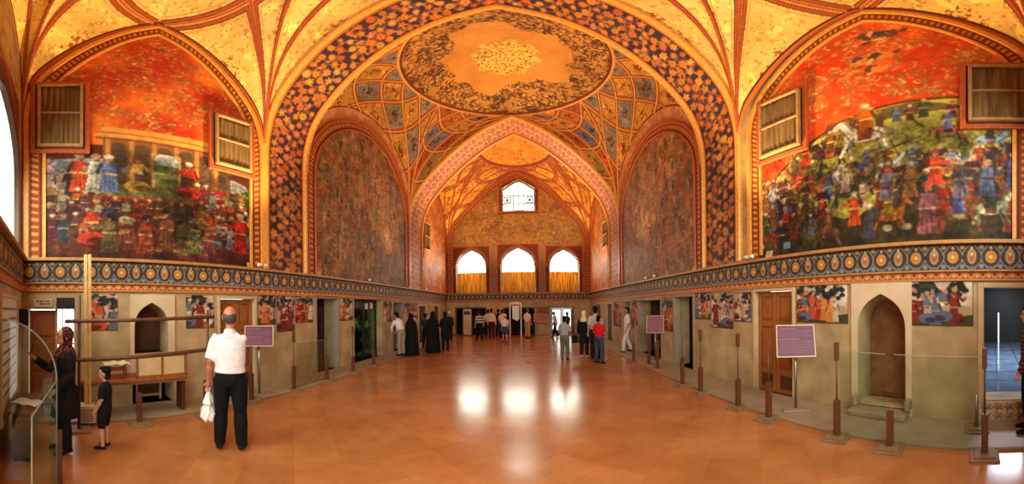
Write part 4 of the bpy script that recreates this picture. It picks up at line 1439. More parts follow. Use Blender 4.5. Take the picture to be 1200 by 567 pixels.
# inner door and white shelf inside the wide doorway
hd = empty('hearth_frame', (WL - .3, 1.65, 0), label='small wooden frame standing in the dark hearth opening', cat='frame')
hf = MB().box(-.02, .02, -.26, -.22, 0, .46).box(-.02, .02, .2, .24, 0, .46).box(-.02, .02, -.22, .2, .08, .12).box(-.02, .02, -.22, .2, .40, .44)
hf.build('frame', M_CREAM, hd, bevel=.004)
MB().box(-.03, -.02, -.22, .2, .12, .40).build('panel', M_WOOD_D, hd)

# ---------------------------------------------------------------- windows
def translucent(name, c):
    if name in MATS: return MATS[name]
    m = bpy.data.materials.new(name); m.use_nodes = True
    nt = m.node_tree
    nt.nodes.remove(nt.nodes['Principled BSDF'])
    out = nt.nodes['Material Output']
    tc = nt.nodes.new('ShaderNodeTexCoord')
    mp = nt.nodes.new('ShaderNodeMapping'); mp.inputs['Scale'].default_value = (9, 9, .6)
    nz = nt.nodes.new('ShaderNodeTexNoise'); nz.inputs['Scale'].default_value = 2
    rp = nt.nodes.new('ShaderNodeValToRGB')
    a = np.array(rgb(*c))
    rp.color_ramp.elements[0].color = (*(a * .5), 1); rp.color_ramp.elements[1].color = (*np.minimum(a * 1.15, 1), 1)  # darker streaks put the shade of folds into the cloth colour
    rp.color_ramp.elements[0].position = .3; rp.color_ramp.elements[1].position = .7
    nt.links.new(tc.outputs['Object'], mp.inputs[0]); nt.links.new(mp.outputs[0], nz.inputs[0]); nt.links.new(nz.outputs[0], rp.inputs[0])
    d = nt.nodes.new('ShaderNodeBsdfDiffuse'); t = nt.nodes.new('ShaderNodeBsdfTranslucent')
    nt.links.new(rp.outputs[0], d.inputs[0]); nt.links.new(rp.outputs[0], t.inputs[0])
    mx = nt.nodes.new('ShaderNodeMixShader'); mx.inputs[0].default_value = .28
    nt.links.new(d.outputs[0], mx.inputs[1]); nt.links.new(t.outputs[0], mx.inputs[2]); nt.links.new(mx.outputs[0], out.inputs[0])
    MATS[name] = m
    return m
M_CURT = translucent('gold curtain cloth', (232, 182, 96))
M_CURT_D = translucent('dull brown curtain cloth', (150, 116, 72))

def curtain(tof, s0, s1, z0, z1, off, label, m, folds=13, amp=.035, group=None):
    ns, nz = folds * 10, 14
    s = np.linspace(s0, s1, ns); z = np.linspace(z0, z1, nz)
    Sg, Zg = np.meshgrid(s, z, indexing='ij')
    u = (Sg - s0) / (s1 - s0)
    w = amp * np.sin(u * folds * 2 * PI + .9 * np.sin(u * 9)) * (1 - .35 * (Zg - z0) / (z1 - z0)) + amp * .4 * np.sin(u * folds * 5.1 + Zg)
    P = tof(0)(Sg, Zg)
    nrm = tof(1)(0.0, 0.0) - tof(0)(0.0, 0.0)
    P = P + (w + off)[..., None] * nrm
    o = grid('curtain', P, None, m)
    sd = o.modifiers.new('cloth thickness', 'SOLIDIFY'); sd.thickness = .004
    return tag(o, label, 'curtain', group)

def arched_window(n, tof, A, spec, label, table=T_WIN, off=.22, bars=True):
    a, b, z0, zs, za = spec
    root = empty('window_%d' % n, tuple(tof(off)((a + b) / 2, z0)), label=label, cat='window', kind='structure')
    inv = Matrix.Translation(-Vector(root.location))
    c, hf = (a + b) / 2, (b - a) / 2
    pth = arch_curve(table, c, hf - .03, zs, za - .03, 41)
    pth = np.vstack([[[a + .03, z0]], pth, [[b - .03, z0]], [[a + .03, z0]]])
    mb = MB()
    P = tof(off)(pth[:, 0], pth[:, 1])
    sweep(mb, P, A, [(-.04, -.035), (.04, -.035), (.04, .035), (-.04, .035)])
    o = mb.build('window_frame', M_WOOD_D, root); o.matrix_parent_inverse = inv
    lp = arch_loop(a + .03, b - .03, z0, zs, za - .03, table)
    mb = MB()
    k = len(lp)
    v = [tuple(tof(off - .003)(s, z)) for s, z in lp] + [tuple(tof(off + .003)(s, z)) for s, z in lp]
    mb.add(v, [tuple(range(k)), tuple(range(2 * k - 1, k - 1, -1))] + [(i, (i + 1) % k, k + (i + 1) % k, k + i) for i in range(k)])
    o = mb.build('pane', M_GLASS, root); o.matrix_parent_inverse = inv
    return root, inv
FE = lambda o: end3(o, YF, 1)
NE = lambda o: end3(o, YN, -1)
for i, (sp, lb, cl) in enumerate(zip(END_WIN, ('arched far window beside the orange mural over the curtained side window', 'middle arched far window above the walk-through detector', 'arched far window above the bright glazed doors'),
                                 ('gold curtain over the lower half of the window above the beige cabinet', 'gold curtain over the lower half of the middle arched window', 'gold curtain over the lower half of the window above the glazed doors'))):
    arched_window(1 + i, FE, (0, 1, 0), sp, lb)
    curtain(FE, sp[0] + .04, sp[1] - .04, sp[2] + .02, 3.92, .09, cl, M_CURT, folds=11, amp=.05, group='gold curtains')
r4, inv4 = arched_window(4, FE, (0, 1, 0), UPW, 'small pointed window high in the far wall', table=[(1, 0), (.6, .42), (.3, .78), (0, 1)], off=.2)
a, b, z0, zs, za = UPW
mb = MB()
def fbx(mb, s0, s1, z0, z1, o0=.18, o1=.23):
    P = [tuple(FE(o)(s, z)) for o in (o0, o1) for s in (s0, s1) for z in (z0, z1)]
    mb.add(P, [(0, 1, 3, 2), (4, 6, 7, 5), (0, 4, 5, 1), (2, 3, 7, 6), (0, 2, 6, 4), (1, 5, 7, 3)])
c = (a + b) / 2
fbx(mb, a, b, 8.42, 8.47); fbx(mb, a, b, 9.0, 9.05); fbx(mb, c - .02, c + .02, 8.42, 10.1)
fbx(mb, c - .36, c - .31, z0, 9.05); fbx(mb, c + .31, c + .36, z0, 9.05)
for x in (a + .33, b - .33):
    for dx in (-.2, .2): fbx(mb, x + dx - .03, x + dx + .03, 8.5, 8.95)
    for z in (8.5, 8.9): fbx(mb, x - .2, x + .2, z, z + .06)
    for q in range(4):
        t = q * PI / 4
        P0 = [x + .15 * math.cos(t), 8.725 + .15 * math.sin(t)]; P1 = [x - .15 * math.cos(t), 8.725 - .15 * math.sin(t)]
        mb.tube([tuple(FE(.2)(*P0)), tuple(FE(.2)(*P1))], .025, n=6)
fbx(mb, c - .3, c + .3, 7.95, 8.0); fbx(mb, c - .02, c + .02, 7.9, 8.42)
o = mb.build('glazing_bars', M_WOOD_D, r4); o.matrix_parent_inverse = inv4
for i, sp in enumerate(NEAR_WIN):
    arched_window(5 + i, NE, (0, 1, 0), sp, off=.05, label=('tall bright arched window of the entrance wall over the glass barrier', 'middle arched window of the entrance wall', 'arched window of the entrance wall facing the dark passage')[i])

def wall_window(n, side, s0, s1, z0, z1, label, clabel, bars=1):
    tof = lambda o: side3(side, o)
    root = empty('window_%d' % n, tuple(tof(0)((s0 + s1) / 2, z0)), label=label, cat='window', kind='structure')
    inv = Matrix.Translation(-Vector(root.location))
    def bx(mb, a0, a1, b0, b1, o0, o1):
        P = [tuple(tof(o)(s, z)) for o in (o0, o1) for s in (a0, a1) for z in (b0, b1)]
        mb.add(P, [(0, 1, 3, 2), (4, 6, 7, 5), (0, 4, 5, 1), (2, 3, 7, 6), (0, 2, 6, 4), (1, 5, 7, 3)])
    mb = MB(); bx(mb, s0 - .04, s1 + .04, z0 - .04, z1 + .04, -.078, -.012)
    o = mb.build('shade_backing', M_DARK, root); o.matrix_parent_inverse = inv  # dark board on the wall, shade of a room behind put into its colour
    mb = MB(); t = .055
    bx(mb, s0, s0 + t, z0, z1, -.15, -.0785); bx(mb, s1 - t, s1, z0, z1, -.15, -.0785)
    bx(mb, s0 + t, s1 - t, z0, z0 + t, -.15, -.0785); bx(mb, s0 + t, s1 - t, z1 - t, z1, -.15, -.0785)
    o = mb.build('window_frame', M_LEDGE, root, bevel=.008); o.matrix_parent_inverse = inv
    mb = MB(); zc = (z0 + z1) / 2
    for k in range(bars): 
        zz = z0 + (z1 - z0) * (k + 1) / (bars + 1); bx(mb, s0 + t, s1 - t, zz - .02, zz + .02, -.135, -.105)
    o = mb.build('crossbar', M_LEDGE, root, bevel=.004); o.matrix_parent_inverse = inv
    mb = MB(); w = .12
    for a0, a1, b0, b1 in ((s0 - w, s0 - .03, z0 - w, z1 + w), (s1 + .03, s1 + w, z0 - w, z1 + w), (s0 - .03, s1 + .03, z0 - w, z0 - .03), (s0 - .03, s1 + .03, z1 + .03, z1 + w)): bx(mb, a0, a1, b0, b1, -.085, -.02)
    o = mb.build('painted_border', M_REDGOLD, root, bevel=.01); o.matrix_parent_inverse = inv
    if clabel:
        curtain(tof, s0 + t, s1 - t, z0 + t, z1 - t, -.096, clabel, M_CURT_D, folds=7, amp=.012, group='curtains of the mural windows')
wall_window(8, -1, -.36, .40, 4.72, 6.36, 'curtained wooden window in the court feast mural next to the bright entrance window', 'brown curtain in the court feast window next to the bright entrance window')
wall_window(9, -1, 2.87, 3.72, 4.76, 6.12, 'curtained wooden window in the court feast mural next to the dark blue arch', 'brown curtain in the court feast window next to the dark blue arch')
wall_window(10, 1, 2.97, 3.90, 4.68, 6.12, 'curtained wooden window in the battle mural next to the dark blue arch', 'brown curtain in the battle window next to the dark blue arch')
wall_window(11, 1, -.55, .32, 4.52, 5.82, 'curtained wooden window in the battle mural above the dark passage', 'brown curtain in the battle window above the dark passage')
wall_window(12, -1, 13.95, 14.75, 4.7, 6.2, 'dark narrow window in the orange mural', 'dark curtain of the narrow window in the orange mural')
wall_window(13, 1, 14.0, 14.8, 4.7, 6.1, 'dark narrow window in the second orange mural', 'dark curtain of the narrow window in the second orange mural')

# ---------------------------------------------------------------- far doorways
M_OLIVE = mat('dark green door paint', (52, 58, 40), rough=0.5, var=0.2)
def end_room(n, s0, s1, z1, label, m):
    mb = MB()
    P8 = [(s, y, z) for y in (YF + DEPTH - .05, YF + 2.2) for s in (s0 - .3, s1 + .3) for z in (0.0, z1 + .3)]
    mb.add(P8, [(4, 6, 7, 5), (0, 4, 5, 1), (2, 3, 7, 6), (1, 5, 7, 3)])
    tag(mb.build('trim_%d' % n, m), label, 'recess', kind='structure')
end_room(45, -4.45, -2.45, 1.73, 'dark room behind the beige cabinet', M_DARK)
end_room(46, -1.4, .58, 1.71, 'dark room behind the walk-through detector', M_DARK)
def frame_end(n, s0, s1, z1, label, m, leaves=False):
    root = empty('door_%d' % n, ((s0 + s1) / 2, YF + .2, 0), label=label, cat='door', kind='structure')
    w = (s1 - s0) / 2
    mb = MB().box(-w, -w + .07, -.05, .05, 0, z1).box(w - .07, w, -.05, .05, 0, z1).box(-w + .07, w - .07, -.05, .05, z1 - .08, z1)
    mb.build('door_frame', m, root, bevel=.006)
    if leaves:
        for a, b in ((-w + .08, -.01), (.01, w - .08)):
            lf = MB().box(a, a + .08, -.03, .03, 0.02, z1 - .09).box(b - .08, b, -.03, .03, .02, z1 - .09).box(a + .08, b - .08, -.03, .03, .02, .22).box(a + .08, b - .08, -.03, .03, z1 - .17, z1 - .09)
            l = lf.build('door_leaf', m, root, bevel=.005)
            MB().box(a + .08, b - .08, -.004, .004, .22, z1 - .17).build('pane', M_GLASS, l)
    return root
frame_end(8, -4.45, -2.45, 1.73, 'dark framed doorway with the beige cabinet', M_WOOD_D)
frame_end(9, -1.4, .58, 1.71, 'dark framed doorway with the walk-through detector', M_WOOD_D)
frame_end(10, 1.52, 3.0, 1.70, 'bright double glazed doors letting in daylight', M_OLIVE, True)
o = MB().box(.66, 1.44, YF - .03, YF + .02, .9, 1.72).build('trim_47', mat('faded red painting', (140, 70, 44), var=.5, scale=7)); tag(o, 'faded red painted panel between the far doorways', 'panel', kind='structure')

ac = empty('air_conditioner', (-3.55, 17.9, 0), label='tall beige cabinet unit with dark top vent in the far doorway', cat='air conditioner')
MB().box(-.25, .25, -.16, .16, .05, 1.62).build('body', mat('beige enamel', (206, 176, 130), rough=.4, var=.05), ac, bevel=.02)
vg = MB().box(-.19, .19, -.175, -.16, 1.28, 1.5)
for i in range(5): vg.box(-.18, .18, -.185, -.175, 1.30 + i * .04, 1.315 + i * .04)
vg.build('vent', M_BLACK, ac)
MB().box(-.22, .22, -.14, .14, 0, .05).build('base', M_BLACK, ac)
MB().box(-.2, .2, -.172, -.16, .2, .9).build('intake_grille', M_CREAM, ac, bevel=.004)

gt = empty('metal_detector', (-.60, 17.55, 0), label='walk-through metal detector frame with white notice in the far doorway', cat='metal detector')
for x in (-.36, .29): MB().box(x, x + .07, -.2, .2, 0, 1.88).build('side_panel', M_WHITE, gt, bevel=.008)
hd_ = MB().box(-.36, .36, -.2, .2, 1.88, 1.95)
hd_.add([(-.36, -.2, 1.95), (.36, -.2, 1.95), (0, -.2, 2.05), (-.36, .2, 1.95), (.36, .2, 1.95), (0, .2, 2.05)], [(0, 1, 2), (3, 5, 4), (0, 3, 4, 1), (1, 4, 5, 2), (0, 2, 5, 3)])
hd_.build('header', M_WHITE, gt)
nt_ = MB().box(-.18, .22, -.23, -.205, 1.05, 1.80)
nt_.add([(-.18, -.23, 1.05), (.22, -.23, 1.05), (.1, -.23, .9), (-.18, -.205, 1.05), (.22, -.205, 1.05), (.1, -.205, .9)], [(0, 2, 1), (3, 4, 5), (0, 3, 5, 2), (1, 2, 5, 4)])
nt_.build('notice', M_WHITE, gt)

# ---------------------------------------------------------------- barrier posts
M_POST = mat('brown post wood', (92, 50, 27), rough=0.5, var=0.25, scale=6, stretch=(5, 5, .8))
M_ROD = mat('thin dark rod', (86, 60, 38), rough=0.5, var=0.1)
M_BASE = mat('weathered base board', (132, 104, 72), rough=0.7, var=0.2, scale=8)
def post(loc, kind, label, low_h=.53, rz=0.0):
    root = empty('barrier_post', loc, rz, label, 'barrier post', 'wooden barrier posts')
    MB().box(-.17, .17, -.15, .15, 0, .028).box(-.12, .12, -.11, .11, .028, .05).build('base', M_BASE, root, bevel=.005)
    if kind == 'metal':
        MB().tube([(0, 0, .05), (0, 0, .5)], .025, n=12).build('lower_post', M_METAL, root)
        return root
    MB().box(-.036, .036, -.036, .036, .05, low_h).build('lower_post', M_POST, root, bevel=.008)
    if kind in ('rod', 'full'):
        MB().tube([(0, 0, low_h - .02), (0, 0, 1.06)], .011, n=8).build('rod', M_ROD, root)
    if kind == 'full':
        MB().box(-.026, .026, -.026, .026, 1.04, 1.26).build('top_block', M_POST, root, bevel=.006)
    return root
for a in (((3.06, .08, 0), 'full', 'barrier post with tall rod before the doorway with carved threshold', .53, 0.05),
          ((3.72, .2, .045), 'metal', 'short grey metal post on board beside the doorway with carved threshold', .5, .1),
          ((3.05, 1.10, 0), 'low', 'short barrier post without rod before the pointed niche', .5, .1),
          ((3.07, 1.78, 0), 'full', 'tall barrier post with wood block between niche and info board', .53, .15),
          ((3.08, 2.9, 0), 'rod', 'barrier post with bare rod in front of the purple info board', .6, .1),
          ((3.11, 3.6, 0), 'full', 'barrier post before the edge of the carved door by the three panels', .5, .1),
          ((3.11, 4.68, 0), 'full', 'barrier post in front of the three small painted panels', .53, .1),
          ((3.11, 5.36, 0), 'rod', 'barrier post before the open stone doorway', .62, .1),
          ((3.36, 7.1, .0), 'rod', 'thin barrier post just under the small info board', .8, .1),
          ((3.40, 7.75, 0), 'rod', 'second thin barrier post by the small info board', .8, .1),
          ((3.14, 8.3, 0), 'full', 'barrier post nearest to the walker in white', .6, .1),
          ((-4.1, 1.13, 0), 'low', 'short barrier post under the pale panelled display case', .5, .0),
          ((-4.27, 3.22, .0), 'rod', 'barrier post behind the white carrier bag man by the info board', .55, .0),
          ((-4.3, 4.33, .0), 'full', 'barrier post under the tall painted panel with a tree', .54, .0),
          ((-4.31, 5.42, .0), 'rod', 'barrier post before the brown open doorway', .5, .0),
          ((-4.33, 6.57, .0), 'full', 'barrier post between brown doorway and green doorway', .45, .0),
          ((-4.34, 7.7, .0), 'full', 'barrier post right before the green display cabinet', .5, .0)):
    post(*a)
def glass_panel(p0, p1, z0, z1, label):
    d = Vector((p1[0] - p0[0], p1[1] - p0[1], 0)); L = d.length
    root = empty('clear_barrier', ((p0[0] + p1[0]) / 2, (p0[1] + p1[1]) / 2, 0), math.atan2(d.y, d.x), label, 'barrier', 'clear barrier panels')
    MB().box(-L / 2 + .05, L / 2 - .05, -.003, .003, z0, z1).build('sheet', M_GLASS, root)
    MB().box(-L / 2 + .05, L / 2 - .05, -.004, .004, z1, z1 + .008).build('edge', glassmat('polished glass edge', (.8, .86, .8), .3, .35, (.6, .62, .52)), root)
glass_panel((3.05, 1.10), (3.07, 1.78), .075, 1.16, 'clear panel between the short post and the tall post by the niche')
glass_panel((3.06, .08), (3.05, 1.10), .075, 1.16, 'clear panel from the short post to the post by the threshold')
glass_panel((-4.3, 4.36), (-4.31, 5.39), .075, 1.0, 'clear panel before the small painted panel with shrub')

# ---------------------------------------------------------------- information boards
M_PURPLE = mat('purple printed board', (92, 30, 64), rough=0.5, var=0.06)
M_PINK = mat('pinkish printed board', (188, 140, 140), rough=0.5, var=0.06)
M_BRICKB = mat('red brown board', (150, 66, 44), rough=0.5, var=0.1)
def info_board(loc, face, w, h, zc, label, m=M_PURPLE, tilt=22, legs=1, seed=1):
    """face: direction (x, y) the board looks to"""
    rz = math.atan2(face[1], face[0]) + PI / 2      # local -Y looks to the reader
    root = empty('info_board', loc, rz, label, 'information board', 'information boards')
    M = Matrix.Translation((0, -.02, zc)) @ Matrix.Rotation(math.radians(-tilt), 4, 'X')
    MB().box(-w / 2, w / 2, -.008, .008, -h / 2, h / 2, M).build('panel', m, root, bevel=.002)
    fr = MB(); t = .014
    for b in ((-w / 2 - t, w / 2 + t, h / 2, h / 2 + t), (-w / 2 - t, w / 2 + t, -h / 2 - t, -h / 2), (-w / 2 - t, -w / 2, -h / 2, h / 2), (w / 2, w / 2 + t, -h / 2, h / 2)):
        fr.box(b[0], b[1], -.012, .012, b[2], b[3], M)
    fr.build('frame', mat('pale sign frame', (206, 180, 160), rough=.4, var=.05), root)
    rr = random.Random(seed)
    z = h / 2 - .05
    row = 0
    while z > -h / 2 + .03:
        tx = MB()
        x = -w / 2 + .03
        end = w / 2 - .03 if row not in (0, 5) else 0.02
        while x < end:
            l = rr.uniform(.012, .06)
            tx.box(x, min(x + l, w / 2 - .02), -.0095, -.0085, z, z + (.010 if row in (0, 5) else .0045), M)
            x += l + .01
        tx.build('lettering', mat('pale lettering', (156, 98, 132), rough=.5, var=.03), root)
        z -= .03 if row not in (4,) else .045
        row += 1
    for x in ((0,) if legs == 1 else (-w * .38, w * .38)):
        MB().tube([(x, .03, .03), (x, .03, zc - .05)], .022 if legs == 1 else .014, n=10).build('leg', M_METAL, root)
    MB().box(-.2 if legs == 1 else -w * .45, .2 if legs == 1 else w * .45, -.1, .14, 0, .03).build('base', M_STONE, root, bevel=.006)
    return root
info_board((3.56, 2.78, .045), (-.72, -.70), .56, .48, 1.12, 'large purple information board in front of the carved door', seed=3)
info_board((-4.42, 3.52, .045), (.75, -.66), .52, .38, 1.17, 'purple information board behind the bald man in white shirt', seed=4)
info_board((3.72, 8.0, .045), (-.45, -.89), .48, .52, 1.12, 'small faded purple board before the wide shallow doorway', mat('faded purple board', (128, 70, 92), rough=.5, var=.08), seed=5)
info_board((-4.42, 10.7, .045), (.4, -.91), .46, .50, 1.05, 'pinkish board next to the black chador', M_PINK, seed=6)
info_board((.86, 16.9, 0), (0, -1), .80, .42, 1.08, 'red brown board on two legs beside the man in khaki', M_BRICKB, tilt=10, legs=2, seed=7)

# ---------------------------------------------------------------- things standing on the ledges
M_LAMP = mat('white lamp housing', (232, 226, 214), rough=.35, var=.03)
def ledge_lamp(side, s, label, scale=1.0):
    p = side3(side, -.055)(s, LEDGE)
    root = empty('ledge_lamp', tuple(p), 0 if side < 0 else PI, label, 'lamp', 'small floodlamps on the ledges')
    MB().box(-.03, .03, -.025, .025, 0, .012).tube([(0, 0, .01), (0, 0, .04)], .008, n=6).build('bracket', M_METAL, root)
    M = Matrix.Translation((0, 0, .075 * scale)) @ Matrix.Rotation(-.5, 4, 'Y')
    MB().box(-.035, .025, -.045, .045, -.035, .035, M).build('housing', M_LAMP, root, bevel=.006)
    MB().box(.025, .03, -.038, .038, -.028, .028, M).build('lens', M_WHITE, root)
def ledge_card(side, s, label, w=.12, h=.11, m=M_CREAM):
    p = side3(side, -.05)(s, LEDGE)
    root = empty('caption_card', tuple(p), 0 if side < 0 else PI, label, 'card', 'caption cards on the ledges')
    M = Matrix.Rotation(-.25, 4, 'Y')
    MB().box(-.004, .004, -w / 2, w / 2, 0, h, M).build('card', m, root)
    for i in range(3): MB().box(.0042, .005, -w * .36, w * (.36 - .1 * i), h * (.72 - .2 * i), h * (.78 - .2 * i), M).build('lettering', M_BLACK, root)
    MB().box(-.04, -.005, -.02, .02, 0, .01).build('foot', M_CREAM, root)
ledge_card(-1, 3.72, 'gold toned card on the ledge at the corner of the court feast mural', .15, .11, mat('gilt card', (206, 160, 84), rough=.5, var=.05))
ledge_lamp(-1, 3.97, 'white ledge lamp close to the gold toned card'); ledge_lamp(-1, 4.12, 'white ledge lamp at the foot of the dark blue arch, court feast side')
ledge_card(-1, 5.95, 'white card on the ledge under the dim brown green mural')
ledge_lamp(-1, 8.55, 'white ledge lamp over the green doorway'); ledge_lamp(-1, 14.2, 'white ledge lamp under the orange mural')
ledge_lamp(1, 4.36, 'white ledge lamp at the foot of the dark blue arch, battle side'); ledge_lamp(1, 4.22, 'white ledge lamp beside the slanted battle card')
ledge_card(1, 3.76, 'slanted white card at the corner of the battle mural', .16, .13)
ledge_card(1, 6.3, 'cream card on the ledge at the edge of the dim russet mural', .16, .13)
ledge_lamp(1, 9.4, 'white ledge lamp beneath the dim russet mural'); ledge_lamp(1, 8.7, 'reddish lit lamp beneath the dim russet mural, closer to the cream card')
ledge_lamp(1, 14.3, 'white ledge lamp under the second orange mural')
nb = tag(MB().box(WR - .02, WR - .006, 3.28, 3.42, 2.72, 2.84).build('caption_plate', mat('blue grey card', (96, 116, 128), rough=.5, var=.05)), 'small blue grey plate on the dark foot of the battle mural', 'card')

# ---------------------------------------------------------------- rail barrier and display case by the alcove
rb = empty('rail_barrier', (-4.0, 1.2, 0), label='dark wooden pole barrier with two long rails before the alcove', cat='barrier')
M_POLE = mat('dark pole wood', (92, 52, 30), rough=.55, var=.3, scale=6)
for y, h in ((-.93, 1.92), (.98, 1.72)):
    p = MB().tube([(0, y, .03), (.005, y, h * .5), (0, y + .01, h)], [.024, .023, .02], n=10).build('post', M_POLE, rb)
    MB().box(-.13, .13, y - .16, y + .16, 0, .035).build('foot', M_BASE, p, bevel=.005)
MB().tube([(.03, -1.12, 1.57), (.03, 0, 1.585), (.03, 1.08, 1.61)], .026, n=10).build('rail', M_POLE, rb)
MB().tube([(.03, -1.0, 1.045), (.03, 0, 1.07), (.03, 1.05, 1.115)], .028, n=10).build('rail', M_POLE, rb)
MB().box(-.04, .04, .92, 1.04, .035, .62).build('sleeve', M_POST, rb, bevel=.006)
tp = empty('timber_pole', (-4.215, .41, .0), label='tall pale timber pole reaching up to the frieze beside the dark barrier post', cat='pole')
MB().box(-.03, .03, -.05, -.005, .02, 2.52).box(-.03, .03, .005, .05, .02, 2.52).build('twin_shaft', mat('pale timber', (206, 164, 106), rough=.6, var=.2, scale=8), tp, bevel=.005)
MB().box(-.07, .07, -.08, .08, 0, .02).build('foot', M_BASE, tp)

dc = empty('display_case', (-4.5, 1.15, .045), label='long low display case with two pale panels under the alcove', cat='display case')
MB().box(-.2, .22, -.85, .85, .58, .63).build('top_board', M_WOOD, dc, bevel=.006)
for y in (.04, .43): MB().box(.16, .18, y, y + .36, .66, .95).build('pale_panel', mat('pale varnished panel', (214, 188, 138), rough=.3, var=.12, scale=4), dc, bevel=.008)
fr_ = MB()
for y in (0.0, .40, .80): fr_.box(.15, .19, y, y + .03, .63, .98)
fr_.box(.15, .19, 0, .83, .95, .98).box(.15, .19, 0, .83, .63, .655)
fr_.build('panel_frame', M_WOOD, dc, bevel=.004)
MB().box(.16, .18, -.82, .83, .53, .58).build('apron', M_BASE, dc, bevel=.004)
for y in (-.8, .8): MB().box(-.12, .12, y - .03, y + .03, 0, .58).build('leg', M_WOOD_D, dc, bevel=.005)
md = empty('covered_model', (-4.45, .88, .678), label='small red wooden stand draped with a pale cloth on the display case', cat='model')
MB().box(-.1, .1, -.14, .14, .12, .15).box(-.1, .1, -.14, .14, .0, .03).build('shelf', mat('red lacquer', (150, 50, 34), rough=.4, var=.2), md, bevel=.004)
for x in (-.08, .08):
    for y in (-.12, .12): MB().tube([(x, y, .02), (x, y, .22)], .01, n=6).build('leg', M_WOOD_D, md)
Yg, Xg = np.meshgrid(np.linspace(-.2, .2, 30), np.linspace(-.13, .13, 18), indexing='ij')
Zc = .235 - .35 * np.maximum(0, np.abs(Yg) - .13) - .4 * np.maximum(0, np.abs(Xg) - .10) + .012 * np.sin(Yg * 40) * np.cos(Xg * 30) + .03 * (Yg > .1) * Yg
cl = grid('cloth', np.stack([Xg, Yg, Zc], -1), None, mat('pale cloth', (222, 206, 176), rough=.9, var=.06), md)
cl.modifiers.new('cloth thickness', 'SOLIDIFY').thickness = .004
bxo = empty('floor_heater', (-4.2, .40, .045), label='small pale boxy heater on the stone step below the timber pole', cat='heater')
MB().box(-.1, .1, -.11, .11, .02, .30).build('body', M_CREAM, bxo, bevel=.012)
hg = MB()
for i in range(6): hg.box(.1, .107, -.085, .085, .06 + i * .035, .075 + i * .035)
hg.build('grille', M_METAL, bxo)
MB().box(-.09, .09, -.1, .1, 0, .02).build('base', M_BLACK, bxo)

# ---------------------------------------------------------------- display cabinet in the green doorway
dcb = empty('display_cabinet', (WL - .25, 8.58, 0), label='glass display cabinet with green panes filling the wide doorway', cat='cabinet')
M_GGLASS = glassmat('green tinted glass', (.62, .86, .74), .15)
fr_ = MB()
for y in (-.9, -.02, .86): fr_.box(-.03, .03, y, y + .05, .03, 2.0)
fr_.box(-.03, .03, -.9, .91, 0, .08).box(-.03, .03, -.9, .91, 1.72, 2.0)
fr_.build('frame', M_BLACK, dcb, bevel=.004)
for a, b in ((-.85, -.02), (.03, .86)): MB().box(-.004, .004, a, b, .08, 1.72).build('pane', M_GGLASS, dcb)
for z in (.5, 1.0): MB().box(-.42, -.05, -.88, .88, z, z + .02).build('shelf', M_METAL, dcb)
for y, z in ((.1, 1.78), (.45, 1.80)): MB().box(.03, .036, y, y + .17, z - .08, z + .12).build('notice', M_WHITE, dcb)
random.seed(9)
for i, (y, z, c, lb) in enumerate(((-.55, .52, (214, 206, 186), 'cream pot on the lower shelf behind the first pane'), (-.25, 1.02, (206, 214, 200), 'pale bowl on the upper shelf behind the first pane'), (.3, .52, (150, 170, 140), 'greenish jar on the lower shelf behind the second pane'), (.6, 1.02, (222, 214, 170), 'yellowish jar on the upper shelf behind the second pane'))):
    v = empty('vase', (WL - .47, 8.58 + y, z + .003), label=lb, cat='vase', group='vessels in the display cabinet')
    MB().lathe([(.05, 0), (.09, .05), (.10, .12), (.06, .19), (.045, .22), (.055, .25), (.045, .25), (.04, .22)], n=20).build('body', mat('glazed ware %d' % i, c, rough=.2, var=.15), v)
    MB().lathe([(.055, 0), (.058, .008), (.05, .012)], (0, 0, .25), n=20).build('rim', M_CREAM, v)

# ---------------------------------------------------------------- entrance side: glass guard, desk, notice board, loudspeaker
gg = empty('glass_guard', (-2.6, -.3, 0), label='curved clear glass guard with a dark post by the entrance desk', cat='glass guard')
M_EDGE = glassmat('polished glass edge')
def sheet(pts, axis_n, t, name, m):
    mb = MB(); k = len(pts)
    nrm = Vector(axis_n).normalized() * t
    A_ = [Vector(p) - nrm for p in pts]; B_ = [Vector(p) + nrm for p in pts]
    mb.add(A_ + B_, [tuple(range(k - 1, -1, -1)), tuple(range(k, 2 * k))] + [(i, (i + 1) % k, k + (i + 1) % k, k + i) for i in range(k)])
    return mb.build(name, m, gg)
arc = [(0, -.27 + .55 * math.sin(t), 1.10 + .55 * math.cos(t)) for t in np.linspace(0, PI / 2, 22)]
arc = [(0, -.29, 1.66)] + [(0, y, z) for _, y, z in arc[1:]]
sheet([(0, -.29, .03)] + arc + [(0, .28, .03)], (1, 0, 0), .004, 'curved_sheet', M_GLASS)
MB().tube([(0, y, z) for _, y, z in arc] + [(0, .28, .6), (0, .28, .03)], .0075, n=6).build('polished_edge', M_EDGE, gg)
sheet([(.02, .28, .03), (.62, .12, .03), (.62, .12, .98), (.02, .28, 1.10)], (.16, .6, 0), .004, 'return_sheet', M_GLASS)
MB().tube([(.02, .28, 1.10), (.62, .12, .98), (.62, .12, .03)], .006, n=6).build('polished_edge', M_EDGE, gg)
MB().box(.0, .05, .285, .33, 0, .62).build('post', M_WOOD_D, gg, bevel=.005)

